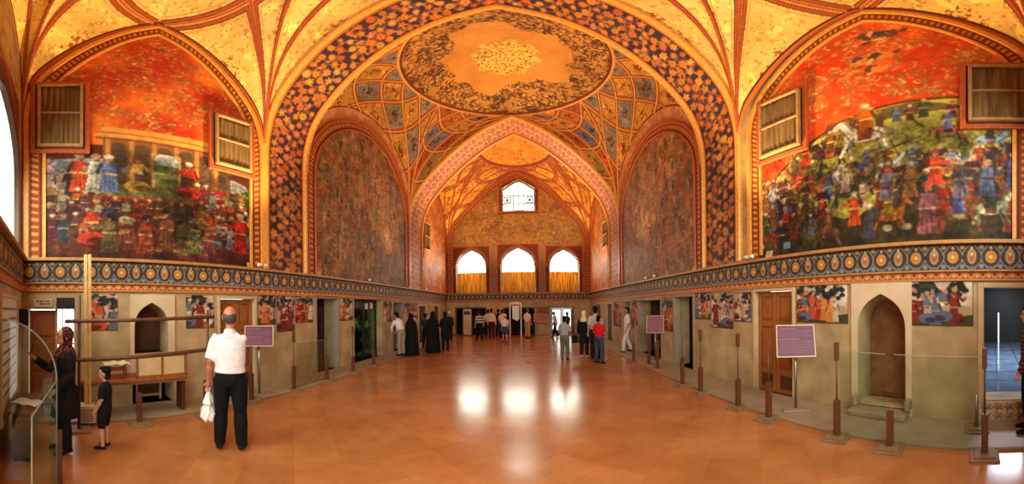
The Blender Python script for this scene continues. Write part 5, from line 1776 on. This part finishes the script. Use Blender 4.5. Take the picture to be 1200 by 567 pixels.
dk = empty('desk', (-3.35, -.38, 0), label='dark wooden desk behind the curved glass guard', cat='desk')
MB().box(-.42, .36, -.17, .15, .60, .64).build('top', M_WOOD_D, dk, bevel=.006)
MB().box(-.36, .31, -.10, .12, .06, .60).build('body', mat('desk front wood', (70, 42, 24), rough=.5, var=.25, scale=5), dk, bevel=.005)
MB().box(-.34, .29, -.08, .10, 0, .06).build('plinth', M_BLACK, dk)
MB().box(.31, .325, -.06, .09, .44, .56).build('drawer', M_WOOD_D, dk, bevel=.004)
bk = empty('open_book', (-3.33, -.36, .642), 1.2, 'open white book lying on the dark desk', 'book')
for sx in (-1, 1):
    Xg, Yg = np.meshgrid(np.linspace(0, .16, 14) , np.linspace(-.11, .11, 4), indexing='ij')
    Zg = .006 + .018 * np.sin(np.clip(Xg / .16, 0, 1) * PI) * .9
    p = grid('page_block', np.stack([sx * Xg, Yg, Zg], -1), None, M_WHITE, bk, flip=sx < 0)
    p.modifiers.new('page thickness', 'SOLIDIFY').thickness = .006
MB().box(-.165, .165, -.115, .115, 0, .003).build('cover', M_WOOD_D, bk)
nbd = empty('notice_board', (-3.50, YN + .02, .5), label='tall white notice board with lines of writing under the bright entrance window', cat='notice board')
MB().box(-.56, .56, 0, .03, 0, 1.36).build('board', mat('white board', (206, 202, 190), rough=.5, var=.05), nbd, bevel=.004)
fr_ = MB().box(-.60, -.56, -.01, .05, -.03, 1.40).box(.56, .60, -.01, .05, -.03, 1.40).box(-.56, .56, -.01, .05, 1.36, 1.40).box(-.56, .56, -.01, .05, -.03, 0)
fr_.build('frame', M_CREAM, nbd, bevel=.005)
rr = random.Random(12)
for i in range(9):
    tx = MB()
    x = -.48
    while x < .46:
        l = rr.uniform(.03, .12); tx.box(x, min(x + l, .48), .03, .032, 1.22 - i * .12, 1.25 - i * .12); x += l + .025
    tx.build('lettering', mat('grey print', (70, 70, 72), var=.05), nbd)
sp = empty('loudspeaker', (-4.72, YN + .004, 1.48), label='small dark loudspeaker on the entrance wall corner', cat='loudspeaker')
MB().box(-.09, .09, 0, .13, 0, .26).build('cabinet', M_BLACK, sp, bevel=.008)
MB().box(-.075, .075, .13, .138, .015, .245).build('grille', mat('speaker cloth', (34, 30, 28), rough=.9, var=.2, scale=60), sp)
# ================================================================ PEOPLE
DG = bpy.context.evaluated_depsgraph_get
def remeshed(mb, vox, smooth_it=4, factor=.5):
    me = mb.mesh('tmp')
    bm = bmesh.new(); bm.from_mesh(me); bmesh.ops.recalc_face_normals(bm, faces=bm.faces); bm.to_mesh(me); bm.free()
    o = bpy.data.objects.new('tmp', me)
    COL.objects.link(o)
    r = o.modifiers.new('r', 'REMESH'); r.mode = 'VOXEL'; r.voxel_size = vox; r.use_smooth_shade = True
    if smooth_it:
        s = o.modifiers.new('s', 'SMOOTH'); s.factor = factor; s.iterations = smooth_it
    bpy.context.view_layer.update()
    dg = bpy.context.evaluated_depsgraph_get()
    new = bpy.data.meshes.new_from_object(o.evaluated_get(dg))
    bpy.data.objects.remove(o)
    new.materials.clear()
    return new

def V3(*a): return Vector(a)
FAB = {}
def fabric(c, var=.12, name=None):
    k = name or 'cloth %d %d %d' % tuple(c)
    return mat(k, c, rough=.85, var=var, scale=14, spec=.2, bump=.25)
def striped(name, c1, c2, scale=26, axis='Z'):
    if name in MATS: return MATS[name]
    m = mat(name, c1, rough=.85, spec=.2)
    nt = m.node_tree; b = nt.nodes['Principled BSDF']
    tc = nt.nodes.new('ShaderNodeTexCoord'); wv = nt.nodes.new('ShaderNodeTexWave')
    wv.bands_direction = axis; wv.inputs['Scale'].default_value = scale / 6.28; wv.inputs['Distortion'].default_value = .4
    rp = nt.nodes.new('ShaderNodeValToRGB'); rp.color_ramp.interpolation = 'CONSTANT'
    rp.color_ramp.elements[0].color = (*rgb(*c1), 1); rp.color_ramp.elements[1].color = (*rgb(*c2), 1); rp.color_ramp.elements[1].position = .5
    nt.links.new(tc.outputs['Object'], wv.inputs[0]); nt.links.new(wv.outputs['Fac'], rp.inputs[0]); nt.links.new(rp.outputs[0], b.inputs['Base Color'])
    return m
def patterned(name, c1, c2, c3, scale=22):
    if name in MATS: return MATS[name]
    m = mat(name, c1, rough=.85, spec=.2)
    nt = m.node_tree; b = nt.nodes['Principled BSDF']
    tc = nt.nodes.new('ShaderNodeTexCoord'); vo = nt.nodes.new('ShaderNodeTexVoronoi'); vo.inputs['Scale'].default_value = scale
    rp = nt.nodes.new('ShaderNodeValToRGB'); rp.color_ramp.interpolation = 'CONSTANT'
    e = rp.color_ramp.elements
    e[0].color = (*rgb(*c2), 1); e[1].color = (*rgb(*c1), 1); e[1].position = .38
    n = e.new(.2); n.color = (*rgb(*c3), 1)
    nt.links.new(tc.outputs['Object'], vo.inputs[0]); nt.links.new(vo.outputs['Distance'], rp.inputs[0]); nt.links.new(rp.outputs[0], b.inputs['Base Color'])
    return m
M_SKIN = mat('skin', (196, 140, 108), rough=.55, var=.08, scale=10)
M_SKIN_D = mat('sun browned skin', (166, 108, 78), rough=.55, var=.08, scale=10)
M_HAIR = mat('black hair', (18, 14, 13), rough=.85, spec=.15, var=.3, scale=40, stretch=(1, 1, .2))
M_HAIR_G = mat('greying hair', (58, 48, 41), rough=.6, var=.35, scale=40, stretch=(1, 1, .2))
M_EYE = mat('dark eyes', (30, 22, 20), rough=.2)
M_LIP = mat('lips', (150, 84, 72), rough=.5)

def person(label, loc, h, face, top, bottom, shoes=(24, 20, 18), hair='short', hair_m=None, sleeve='short', skirt=False, chador=None, scarf=None,
           lean=0.0, stride=0.0, arms=None, look=0.0, nod=0.0, vox=.013, skin=None, shorts=False, build=1.0, feet_apart=.10, group=None, tuck=True, child=False, coat=False):
    """face: (x, y) heading. Local frame: faces -Y, its left hand at +X, z up, modelled at 1.75 m then scaled"""
    skin = skin or M_SKIN
    hair_m = hair_m or M_HAIR
    rz = math.atan2(face[1], face[0]) + PI / 2
    root = empty('person', (loc[0], loc[1], loc[2] if len(loc) > 2 else 0.0), rz, label, 'person', group)
    k = h / 1.725
    hip = V3(0, 0, .92)
    RL = Matrix.Translation(hip) @ Matrix.Rotation(lean, 4, 'X') @ Matrix.Translation(-hip)   # positive lean tips the chest towards -Y
    up = lambda p: RL @ Vector(p)
    hs = 1.22 if child else 1.06
    # joints
    ank = {}; kne = {}; hp = {}
    for s in (-1, 1):
        st = stride * s
        ank[s] = V3(s * feet_apart, -st, .085 + max(0, -st) * .18)
        hp[s] = V3(s * .095, 0, .90)
        mid = (ank[s] + hp[s]) / 2
        kne[s] = V3(mid.x, mid.y - .035 - abs(stride) * .12, mid.z + .005)
    sh = {s: up((s * .160, .005, 1.41)) for s in (-1, 1)}
    A = {s: [up((s * .218, .02, 1.13)), up((s * .228, -.07, .89))] for s in (-1, 1)}
    if arms:
        for s, (e, w) in arms.items(): A[s] = [up(e), up(w)]
    neck0, neck1 = up((0, .01, 1.43)), up((0, -.012, 1.52))
    HM = Matrix.Translation(up((0, -.015, 1.505))) @ Matrix.Rotation(lean * .75, 4, 'X') @ Matrix.Rotation(look, 4, 'Z') @ Matrix.Rotation(nod, 4, 'X') @ Matrix.Scale(hs, 4)
    hd = lambda *p: HM @ Vector(p)
    H3 = HM.to_3x3()
    sc = lambda mb: (setattr(mb, 'v', [(x * k, y * k, z * k) for x, y, z in mb.v]), mb)[1]
    bw = build
    TOR = [(.84, .125, .09), (.93, .158, .112), (1.0, .150 * bw, .107 * bw), (1.06, .140 * bw, .102 * bw), (1.20, .148 * bw, .108 * bw), (1.32, .164, .110), (1.395, .140, .090), (1.44, .085, .066)]
    def torso(mb, g=0.0, z0=0, z1=9, flare=0.0):
        pts, rs = [], []
        for z, rx, ry in TOR:
            if z0 <= z <= z1: pts.append(up((0, 0.005, z))); rs.append((rx + g, ry + g))
        if flare: rs[0] = (rs[0][0] + flare, rs[0][1] + flare)
        # long axis kept along X
        vs, fs, n = [], [], 20
        for p, (rx, ry) in zip(pts, rs):
            for q in range(n):
                t = 2 * PI * q / n
                d = RL.to_3x3() @ V3(rx * math.cos(t), ry * math.sin(t), 0)
                vs.append(p + d)
        for i in range(len(pts) - 1):
            for q in range(n): fs.append((i * n + q, i * n + (q + 1) % n, (i + 1) * n + (q + 1) % n, (i + 1) * n + q))
        fs += [tuple(range(n - 1, -1, -1)), tuple((len(pts) - 1) * n + q for q in range(n))]
        mb.add(vs, fs)
    def lerp(a, b, t): return a + (b - a) * t
    def leg(mb, s, g=0.0, t1=1.0):
        P = [hp[s] + V3(0, 0, .03), lerp(hp[s], kne[s], .45), kne[s], lerp(kne[s], ank[s], .35), ank[s]]
        R = [.088, .080, .058, .057, .040]
        if t1 < 1:
            P = P[:3]; R = R[:3]
            P[2] = lerp(P[1], P[2], t1)
        mb.tube(P, [r + g * (1 if i < 3 else 1.35) for i, r in enumerate(R)], n=14)
    def arm(mb, s, g=0.0, upto='wrist'):
        e, w = A[s]
        P = [sh[s] + V3(-s * .03, 0, .01), lerp(sh[s], e, .25), lerp(sh[s], e, .7), e, lerp(e, w, .35), w]
        R = [.056, .053, .044, .039, .038, .026]
        if upto == 'short': P, R = P[:3] + [lerp(sh[s], e, .92)], [.056, .056, .052, .053]
        if upto == 'elbow': P, R = P[:4], R[:4]
        mb.tube(P, [r + g * (1 + .25 * i) for i, r in enumerate(R)] if g else R, n=12)
    def hand(mb, s):
        e, w = A[s]
        d = (w - e).normalized()
        side_ = V3(s, 0, 0); nrm = d.cross(side_)
        if nrm.length < .2: nrm = V3(0, -1, 0)
        nrm.normalize(); ac = nrm.cross(d).normalized()        # ac: across the palm
        mb.tube([w - d * .01, w + d * .03, w + d * .085], [(.022, .022), (.026, .030), (.018, .036)], n=10)
        fr = .0085 if vox < .01 else .0105
        for i, (o_, l) in enumerate(((-.030, .060), (-.010, .074), (.010, .078), (.029, .070))):
            b0 = w + d * .08 + ac * o_
            curl = nrm * (-.012)
            mb.tube([b0 - d * .015, b0 + d * l * .45 + curl * .4, b0 + d * l * .8 + curl * 1.6, b0 + d * l * .95 + curl * 2.6], [fr, fr, fr * .92, fr * .8], n=7)
        tb = w + d * .03 + ac * (.026)
        mb.tube([tb - ac * .01, tb + ac * .022 + d * .028 - nrm * .01, tb + ac * .026 + d * .058 - nrm * .016], [fr * 1.3, fr * 1.15, fr * .9], n=7)
    # ---- body
    mb = MB()
    torso(mb)
    mb.tube([neck0, neck1, hd(0, .0, .06)], [.058, .050, .052], n=12)
    mb.ell(hd(0, .005, .135), .074 * hs, .094 * hs, .102 * hs, 18, 12, H3.normalized())
    mb.ell(hd(0, -.028, .075), .056 * hs, .060 * hs, .070 * hs, 14, 10, H3.normalized())
    mb.tube([hd(0, -.082, .135), hd(0, -.104, .098), hd(0, -.085, .090)], [.010 * hs, .015 * hs, .012 * hs], n=8)
    for s in (-1, 1):
        mb.ell(hd(s * .076, .012, .115), .012 * hs, .022 * hs, .032 * hs, 8, 6, H3.normalized())
        mb.ell(hd(s * .034, -.072, .142), .020 * hs, .012 * hs, .010 * hs, 8, 6, H3.normalized())
        leg(mb, s); arm(mb, s); hand(mb, s)
        f0 = ank[s]
        mb.tube([f0 + V3(0, .045, -.05), f0 + V3(0, .0, -.035), f0 + V3(s * .012, -.09, -.055), f0 + V3(s * .018, -.155, -.062)], [.03, .04, .036, .02], n=10)
    body = link('body', remeshed(sc(mb), vox, 2), skin, root)
    ey = MB()
    for s in (-1, 1):
        ey = MB().ell(hd(s * .032, -.083, .128), .012 * hs, .008 * hs, .006 * hs, 8, 6, H3.normalized())
        link('eye', sc(ey).mesh('eye'), M_EYE, body)
        ey = MB().tube([hd(s * .016, -.093, .150), hd(s * .034, -.090, .157), hd(s * .052, -.078, .150)], .004, n=5)
        link('eyebrow', sc(ey).mesh('eyebrow'), M_HAIR, body)
    lp = MB().tube([hd(-.022, -.083, .062), hd(0, -.091, .064), hd(.022, -.083, .062)], [.003, .006, .003], n=6)
    link('lips', sc(lp).mesh('lips'), M_LIP, body)
    cv = max(vox, .009)
    # ---- clothes
    if not chador or top:
        mb = MB(); torso(mb, .022, 1.0 if (tuck and not coat) else .84, 1.455, .0)
        mb.tube([up((0, .01, 1.40)), up((0, .006, 1.45)), up((0, .0, 1.495))], [(.09, .12), (.074, .082), (.062, .064)], n=14)
        for s in (-1, 1): mb.ell(up((s * .148, .006, 1.385)), .052, .058, .048, 12, 8)
        if coat: 
            mb.tube([V3(0, .01, .96), V3(0, .005, .55)], [(.175, .175), (.20, .20)], n=18)
        for s in (-1, 1):
            if sleeve == 'long': arm(mb, s, .011)
            elif sleeve == 'short': arm(mb, s, .009, 'short')
        tm = top if isinstance(top, bpy.types.Material) else fabric(top)
        link('coat' if coat else 'shirt', remeshed(sc(mb), cv, 5), tm, root)
        if tuck and not coat and vox < .01:
            mb = MB()
            mb.tube([V3(0, .005, .925), V3(0, .005, .965)], [(.172, .172)] * 2, n=24)
    mb = MB()
    pts = [V3(0, .005, 1.05), V3(0, .005, .94), V3(0, .005, .84)]
    vs, fs, n = [], [], 20
    for p, (rx, ry) in zip(pts, ((.160, .118), (.176, .130), (.150, .112))):
        for q in range(n):
            t = 2 * PI * q / n; vs.append(p + V3(rx * math.cos(t), ry * math.sin(t), 0))
    for i in range(2):
        for q in range(n): fs.append((i * n + q, i * n + (q + 1) % n, (i + 1) * n + (q + 1) % n, (i + 1) * n + q))
    fs += [tuple(range(n - 1, -1, -1)), tuple(2 * n + q for q in range(n))]
    mb.add(vs, fs)
    for s in (-1, 1): leg(mb, s, .018, .96 if shorts else 1.0)
    link('shorts' if shorts else 'trousers', remeshed(sc(mb), cv, 5), bottom if isinstance(bottom, bpy.types.Material) else fabric(bottom), root)
    for s in (-1, 1):
        f0 = ank[s]
        mb = MB().tube([f0 + V3(0, .062, -.048), f0 + V3(0, .04, -.03), f0 + V3(0, .0, -.022), f0 + V3(s * .012, -.085, -.045), f0 + V3(s * .02, -.165, -.056), f0 + V3(s * .02, -.19, -.062)], [.024, .042, .050, .044, .034, .018], n=12)
        mb.v = [(x, y, max(z, .004)) if stride == 0 else (x, y, max(z, .004)) for x, y, z in mb.v]
        link('shoe', remeshed(sc(mb), min(cv, .011), 3), fabric(shoes), root)
    # ---- head cover
    mb = MB()
    Hn = H3.normalized()
    if hair in ('short', 'bald', 'bob'):
        if hair == 'bald':
            mb.ell(hd(0, .036, .122), .0755 * hs, .068 * hs, .074 * hs, 16, 10, Hn)
            for s in (-1, 1): mb.ell(hd(s * .060, .020, .128), .018 * hs, .05 * hs, .036 * hs, 10, 8, Hn)
        else:
            mb.ell(hd(0, .026, .160), .083 * hs, .088 * hs, .088 * hs, 18, 12, Hn)
            mb.ell(hd(0, .050, .095), .073 * hs, .060 * hs, .085 * hs, 14, 10, Hn)
            mb.ell(hd(0, -.045, .205), .058 * hs, .040 * hs, .030 * hs, 12, 8, Hn)
            if hair == 'bob': mb.ell(hd(0, .05, .05), .085 * hs, .06 * hs, .11 * hs, 14, 10, Hn)
        link('hair', remeshed(sc(mb), min(cv, .010), 2), hair_m, body)
    elif hair == 'cap':
        mb.ell(hd(0, .018, .172), .086 * hs, .098 * hs, .074 * hs, 18, 12, Hn)
        mb.tube([hd(0, -.07, .165), hd(0, -.15, .155)], [(.008, .06), (.006, .045)], n=12)
        link('cap', remeshed(sc(mb), min(cv, .010), 2), fabric((220, 214, 200)), body)
    elif hair == 'scarf':
        mb.ell(hd(0, .028, .142), .092 * hs, .098 * hs, .110 * hs, 18, 12, Hn)
        mb.ell(hd(0, .03, .05), .085 * hs, .080 * hs, .10 * hs, 16, 10, Hn)
        mb.tube([hd(0, .02, .03), up((0, .01, 1.47)), up((0, .0, 1.36))], [.075, .115, .165], n=18)
        mb.tube([up((.03, -.09, 1.46)), up((.04, -.125, 1.36)), up((.03, -.13, 1.24))], [.04, .035, .02], n=10)
        link('headscarf', remeshed(sc(mb), min(cv, .010), 3), scarf if isinstance(scarf, bpy.types.Material) else fabric(scarf), root)
    if chador:
        prof = [(.02, .33, .28), (.25, .315, .27), (.6, .29, .25), (.95, .275, .22), (1.2, .262, .195), (1.35, .238, .172), (1.45, .18, .15)]
        vs, fs, n = [], [], 40
        rr = random.Random(int(abs(loc[0] * 100)))
        ph = rr.uniform(0, 6)
        rings = []
        for z, rx, ry in prof:
            c0 = V3(0, .01, z) if z < .92 else up((0, .01, z))
            for q in range(n):
                t = 2 * PI * q / n
                f = 1 + (.055 * math.sin(9 * t + ph) + .03 * math.sin(15 * t + 2 * ph)) * max(0, 1 - z / 1.3)
                d = V3(rx * f * math.cos(t), ry * f * math.sin(t), 0)
                if z >= .92: d = RL.to_3x3() @ d
                vs.append(c0 + d)
        m_ = len(prof)
        for i in range(m_ - 1):
            for q in range(n): fs.append((i * n + q, i * n + (q + 1) % n, (i + 1) * n + (q + 1) % n, (i + 1) * n + q))
        fs += [tuple(range(n - 1, -1, -1)), tuple((m_ - 1) * n + q for q in range(n))]
        mb = MB().add(vs, fs)
        mb.tube([up((0, .01, 1.43)), hd(0, .03, .03), hd(0, .035, .13)], [.165, .11, .105], n=18)
        mb.ell(hd(0, .035, .150), .096, .098, .105, 18, 12, Hn)
        link('chador', remeshed(sc(mb), min(cv, .012), 3), fabric(chador, .25), root)
    return root, A, k, RL

def at(px_x, px_y, z): pass

# near people
man, Aman, kman, _ = person('bald man in white shirt and black trousers seen from behind', (-2.84, 1.84), 1.73, (-.74, .67), (212, 202, 202), (9, 9, 11), hair='bald', hair_m=M_HAIR_G,
    skin=M_SKIN_D, sleeve='short', vox=.0075, build=1.08, look=.12, nod=-.10, arms={1: ((.232, .03, 1.13), (.258, -.03, .885)), -1: ((.228, .04, 1.13), (.235, -.05, .885))}, feet_apart=.125)
def world_of(root, p):
    c, s = math.cos(root.rotation_euler.z), math.sin(root.rotation_euler.z)
    return Vector((root.location.x + c * p[0] - s * p[1], root.location.y + s * p[0] + c * p[1], root.location.z + p[2]))
hw = world_of(man, Vector((.260, -.045, .775)) * kman)
bag = empty('carrier_bag', tuple(hw), man.rotation_euler.z, 'crumpled white plastic carrier bag held by the bald man', 'bag')
def bag_mesh():
    n, m_ = 40, 26
    rr = random.Random(4)
    ph = [rr.uniform(0, 6.28) for _ in range(12)]
    vs, fs = [], []
    for i in range(m_ + 1):
        t = i / m_
        z = -.40 + .36 * t
        w = (.03 + .125 * math.sin(PI * min(1, t * 1.35 + .18)) ** .7) if t < .6 else .03 + .085 * ((1 - t) / .4) ** .8
        dd = w * .62
        for q in range(n):
            a = 2 * PI * q / n
            cr = 1 + .10 * math.sin(5 * a + ph[0] + 3 * t) + .07 * math.sin(9 * a + ph[1] - 9 * t) + .05 * math.sin(17 * a + 14 * t + ph[2]) + .05 * math.sin(22 * t + 3 * a)
            vs.append((dd * cr * math.cos(a), w * cr * math.sin(a), z + .008 * math.sin(7 * a + ph[3])))
    for i in range(m_):
        for q in range(n): fs.append((i * n + q, i * n + (q + 1) % n, (i + 1) * n + (q + 1) % n, (i + 1) * n + q))
    fs += [tuple(range(n - 1, -1, -1)), tuple(m_ * n + q for q in range(n))]
    return MB().add(vs, fs, True)
bag_mesh().build('bag_body', mat('thin white plastic', (226, 222, 216), rough=.3, var=.1, scale=16, bump=.5), bag)
for s in (-1, 1):
    MB().tube([(.012 * s, -.03, -.07), (.016 * s, -.022, -.02), (.014 * s, 0, .012), (.016 * s, .022, -.02), (.012 * s, .03, -.07)], [(.004, .014)] * 5, n=8).build('bag_handle', mat('thin white plastic', (226, 222, 216)), bag)

person('small boy in black shirt and shorts looking up at the display', (-3.40, .53), 1.02, (-.55, -.83), (20, 18, 20), (22, 20, 24), hair='short', sleeve='short', vox=.008, child=True, shorts=True, look=.15,
    arms={1: ((.225, .02, 1.16), (.20, -.10, .96)), -1: ((.225, .03, 1.16), (.215, -.08, .94))})
wm, Aw, kw, _ = person('woman in black coat and flowered scarf raising a phone', (-3.36, .07), 1.50, (.28, -.96), (22, 18, 20), (20, 18, 20), hair='scarf', scarf=patterned('flowered scarf cloth', (52, 22, 22), (24, 16, 18), (156, 84, 56), 44), sleeve='long', coat=True, vox=.009,
    arms={-1: ((-.25, -.14, 1.16), (-.17, -.36, 1.33)), 1: ((.24, .0, 1.16), (.16, -.16, .98))})
hp_ = world_of(wm, Vector((-.15, -.43, 1.42)) * kw)
ph_ = empty('phone', tuple(hp_), wm.rotation_euler.z, 'small dark phone held up by the woman in flowered scarf', 'phone')
Mt = Matrix.Rotation(-.3, 4, 'X')
MB().box(-.034, .034, -.004, .004, -.03, .10, Mt).build('case', M_BLACK, ph_, bevel=.003)
MB().box(-.030, .030, .0042, .0048, -.025, .095, Mt).build('screen', mat('phone glass', (40, 46, 54), rough=.1), ph_)
person('person in brown striped sweater cut by the picture edge at the dark passage', (3.66, -.465, .045), 1.62, (.05, 1), striped('brown striped knit', (110, 76, 60), (44, 32, 32), 40), (26, 26, 36), sleeve='long', vox=.012,
    arms={1: ((.26, -.02, 1.12), (.27, -.14, .92)), -1: ((-.25, 0, 1.14), (-.24, -.1, .9))})

# people along the wall of the display doorways
person('man in white shirt and grey trousers bending towards a caption', (-4.22, 9.48, .045), 1.56, (-.9, .35), (226, 218, 208), (150, 138, 122), hair='short', lean=.42, sleeve='long', arms={1: ((.22, -.22, 1.22), (.12, -.36, 1.1)), -1: ((-.22, -.2, 1.2), (-.12, -.36, 1.1))})
person('person in black chador standing close by the bent man', (-4.05, 9.98, .0), 1.50, (-.7, .7), (16, 14, 16), (16, 14, 16), chador=(14, 12, 14), hair='none', lean=.12)
person('man in dark checked shirt and blue black jeans', (-4.12, 11.75, .0), 1.47, (.3, .95), patterned('dark check cloth', (40, 44, 58), (96, 100, 112), (24, 24, 32), 40), (30, 32, 44), hair='short', sleeve='short', feet_apart=.16)
person('person in long black chador walking up the hall', (-3.50, 10.83), 1.56, (.05, 1), (16, 14, 16), (16, 14, 16), chador=(14, 12, 14), hair='none')
person('slim person in black coat and trousers, hands before the waist', (-3.10, 11.15), 1.54, (-.3, 1), (18, 16, 20), (20, 18, 26), hair='scarf', scarf=(18, 16, 18), sleeve='long', coat=True, arms={1: ((.24, -.02, 1.14), (.10, -.2, 1.06)), -1: ((-.24, -.02, 1.14), (-.10, -.2, 1.06))})
person('pale faced person in dark red black clothes half behind the slim one', (-3.92, 14.9), 1.50, (.5, -.9), (60, 26, 26), (26, 20, 24), hair='cap', sleeve='long')
# cluster before the far doorways
person('man in black and white striped shirt in the far cluster', (-2.33, 14.8), 1.56, (-.4, .9), striped('bold white stripes', (40, 38, 40), (206, 196, 176), 15), (20, 18, 20), hair='short', sleeve='short', stride=.16)
person('person in white shirt hidden behind the striped man', (-2.1, 16.4), 1.58, (-.1, 1), (216, 190, 176), (30, 24, 26), hair='short', sleeve='short')
person('tall person in pale pink shirt and dark red trousers in the far cluster', (-1.87, 16.1), 1.62, (.1, 1), (222, 190, 176), (70, 26, 26), hair='short', sleeve='long')
person('person in dark clothes at the middle of the far cluster', (-1.55, 16.7), 1.60, (.2, 1), (40, 26, 26), (24, 20, 22), hair='short', sleeve='long')
person('person in white top with black trousers, next to the child in cap', (-1.28, 16.2), 1.56, (.4, .9), (226, 206, 190), (22, 20, 22), hair='short', sleeve='short')
person('child in white shirt, pale cap and jean shorts', (-1.02, 14.46), 1.34, (-.3, .95), (226, 210, 196), (70, 76, 96), hair='cap', sleeve='short', child=True, shorts=True, stride=.10)
person('man in white shirt and khaki trousers standing alone by the red board', (.08, 16.38), 1.60, (.6, .8), (222, 206, 190), (176, 146, 112), hair='short', hair_m=M_HAIR_G, sleeve='short', arms={1: ((.24, .0, 1.14), (.20, -.22, 1.1)), -1: ((-.24, .02, 1.14), (-.25, -.06, .9))})
# before the bright doors
person('stooping walker in pale top and dark trousers against the bright doors', (1.66, 16.6), 1.42, (-.9, -.3), (196, 186, 176), (26, 24, 30), hair='short', sleeve='long', stride=.22, lean=.15)
person('dark haired person in black top outlined by the bright doors', (2.28, 16.3), 1.40, (-.5, .8), (44, 40, 44), (40, 36, 40), hair='bob', sleeve='short')
person('person in grey checked shirt and olive trousers, back turned', (1.22, 9.34), 1.40, (.35, .94), patterned('grey check cloth', (150, 144, 146), (116, 110, 116), (176, 170, 170), 36), (96, 100, 78), hair='short', sleeve='short', arms={-1: ((-.24, .0, 1.14), (-.18, -.2, 1.0)), 1: ((.25, -.04, 1.14), (.2, -.22, 1.05))})
person('woman in black with a pale yellow headscarf', (1.93, 9.75), 1.55, (.4, .92), (18, 16, 18), (20, 18, 20), shoes=(206, 170, 160), hair='scarf', scarf=(226, 200, 150), sleeve='long', coat=True)
sb = empty('shoulder_bag', (1.60, 9.62, .52), .3, 'black shoulder bag hanging beside the woman in pale headscarf', 'bag')
MB().box(-.11, .11, -.05, .05, .0, .26).build('pouch', fabric((20, 18, 20)), sb, bevel=.03)
MB().tube([(-.09, 0, .25), (-.03, 0, .42), (.08, 0, .62), (.16, 0, .70)], [(.004, .014)] * 4, n=6).build('strap', fabric((20, 18, 20)), sb)
person('tall dark haired man in grey shirt behind the youth in red', (2.20, 9.25), 1.70, (.2, .97), (178, 172, 166), (30, 28, 34), hair='short', sleeve='short', build=1.06)
person('youth in bright red shirt and faded jeans', (2.13, 8.52), 1.42, (.75, .65), (196, 24, 30), (54, 60, 76), hair='short', sleeve='short', arms={-1: ((-.24, -.02, 1.14), (-.10, -.22, 1.04)), 1: ((.24, -.02, 1.14), (.14, -.24, 1.04))}, feet_apart=.14)
person('young man in white shirt and white trousers striding along', (3.62, 10.2), 1.64, (-.95, .2), (226, 214, 206), (216, 206, 200), hair='short', sleeve='short', stride=.17, skin=M_SKIN_D)
# ================================================================ CAMERA, LIGHT
cam = bpy.data.cameras.new('panorama camera')
cam.type = 'PANO'
cam.panorama_type = 'EQUIRECTANGULAR'
FPX, PX0, PY0, ROLL = 348.2, 616.0, 359.6, 0.0109
cam.longitude_min = -PX0 / FPX
cam.longitude_max = (1200 - PX0) / FPX
cam.latitude_max = PY0 / FPX
cam.latitude_min = -(567 - PY0) / FPX
co = bpy.data.objects.new('panorama_camera', cam)
COL.objects.link(co)
co.location = (0, 0, EYE)
co.matrix_world = Matrix.Translation((0, 0, EYE)) @ Matrix.Rotation(-ROLL if False else ROLL, 4, 'Y') @ Matrix.Rotation(PI / 2, 4, 'X')
S.camera = co

w = bpy.data.worlds.new('sky')
S.world = w
w.use_nodes = True
bg = w.node_tree.nodes['Background']
bg.inputs[0].default_value = (1.0, 0.97, 0.9, 1)
bg.inputs[1].default_value = 3.2

def spot(name, loc, aim, power, col, angle=100, blend=.6, r=.06):
    l = bpy.data.lights.new(name, 'SPOT')
    l.energy = power
    l.color = col
    l.spot_size = math.radians(angle)
    l.spot_blend = blend
    l.shadow_soft_size = r
    o = bpy.data.objects.new(name, l)
    COL.objects.link(o)
    o.location = loc
    o.rotation_euler = (Vector(aim) - Vector(loc)).to_track_quat('-Z', 'Y').to_euler()
    return o
DAY = (1.0, .93, .82)
WARM = (1.0, .70, .36)
# daylight through the arched windows (an area of sky filling each opening)
for a, b, z0, zs, za in NEAR_WIN:
    a = max(a, -4.1)
    area('daylight', ((a + b) / 2, YN - .2, (z0 + zs) / 2 + .3), ((a + b) / 2, 5, 1.4), b - a - .1, zs - z0 + .5, 220, DAY)
area('daylight', (-.25, YN - .2, 1.0), (-.25, 5, .9), 2.1, 1.8, 85, DAY)
for a, b, z0, zs, za in END_WIN:
    area('daylight', ((a + b) / 2, YF + .45, (z0 + zs) / 2 + .5), ((a + b) / 2, 5, .5), b - a - .1, zs - z0 + .5, 240, DAY)
area('daylight', ((UPW[0] + UPW[1]) / 2, YF + .45, 8.9), (-.4, 5, 2), 1.8, 2.0, 130, DAY)
# floodlamps standing on the ledges
for loc, aim, p in (((-4.2, 3.75, 2.95), (-2.4, 2.2, 10.5), 2300), ((3.3, 4.0, 2.95), (1.6, 2.2, 10.5), 1900),
                    ((-4.45, 10.4, 2.95), (-.6, 8.4, 11.5), 1200), ((3.5, 9.6, 2.95), (-.4, 9.2, 11.5), 1200),
                    ((-4.4, 14.5, 2.95), (-.8, 16.2, 10.5), 2000), ((3.5, 14.5, 2.95), (-.2, 16.2, 10.5), 2000)):
    spot('floodlamp', loc, aim, p, WARM, 112, .9, .12)

S.view_settings.view_transform = 'Standard'
S.view_settings.look = 'None'
S.view_settings.gamma = 1
S.view_settings.exposure = -0.25
S.view_settings.use_curve_mapping = False
S.cycles.use_denoising = True
S.cycles.max_bounces = 8
S.cycles.diffuse_bounces = 5
S.cycles.glossy_bounces = 4
S.cycles.transparent_max_bounces = 12
S.cycles.sample_clamp_indirect = 6
S.cycles.caustics_reflective = False
S.cycles.caustics_refractive = False
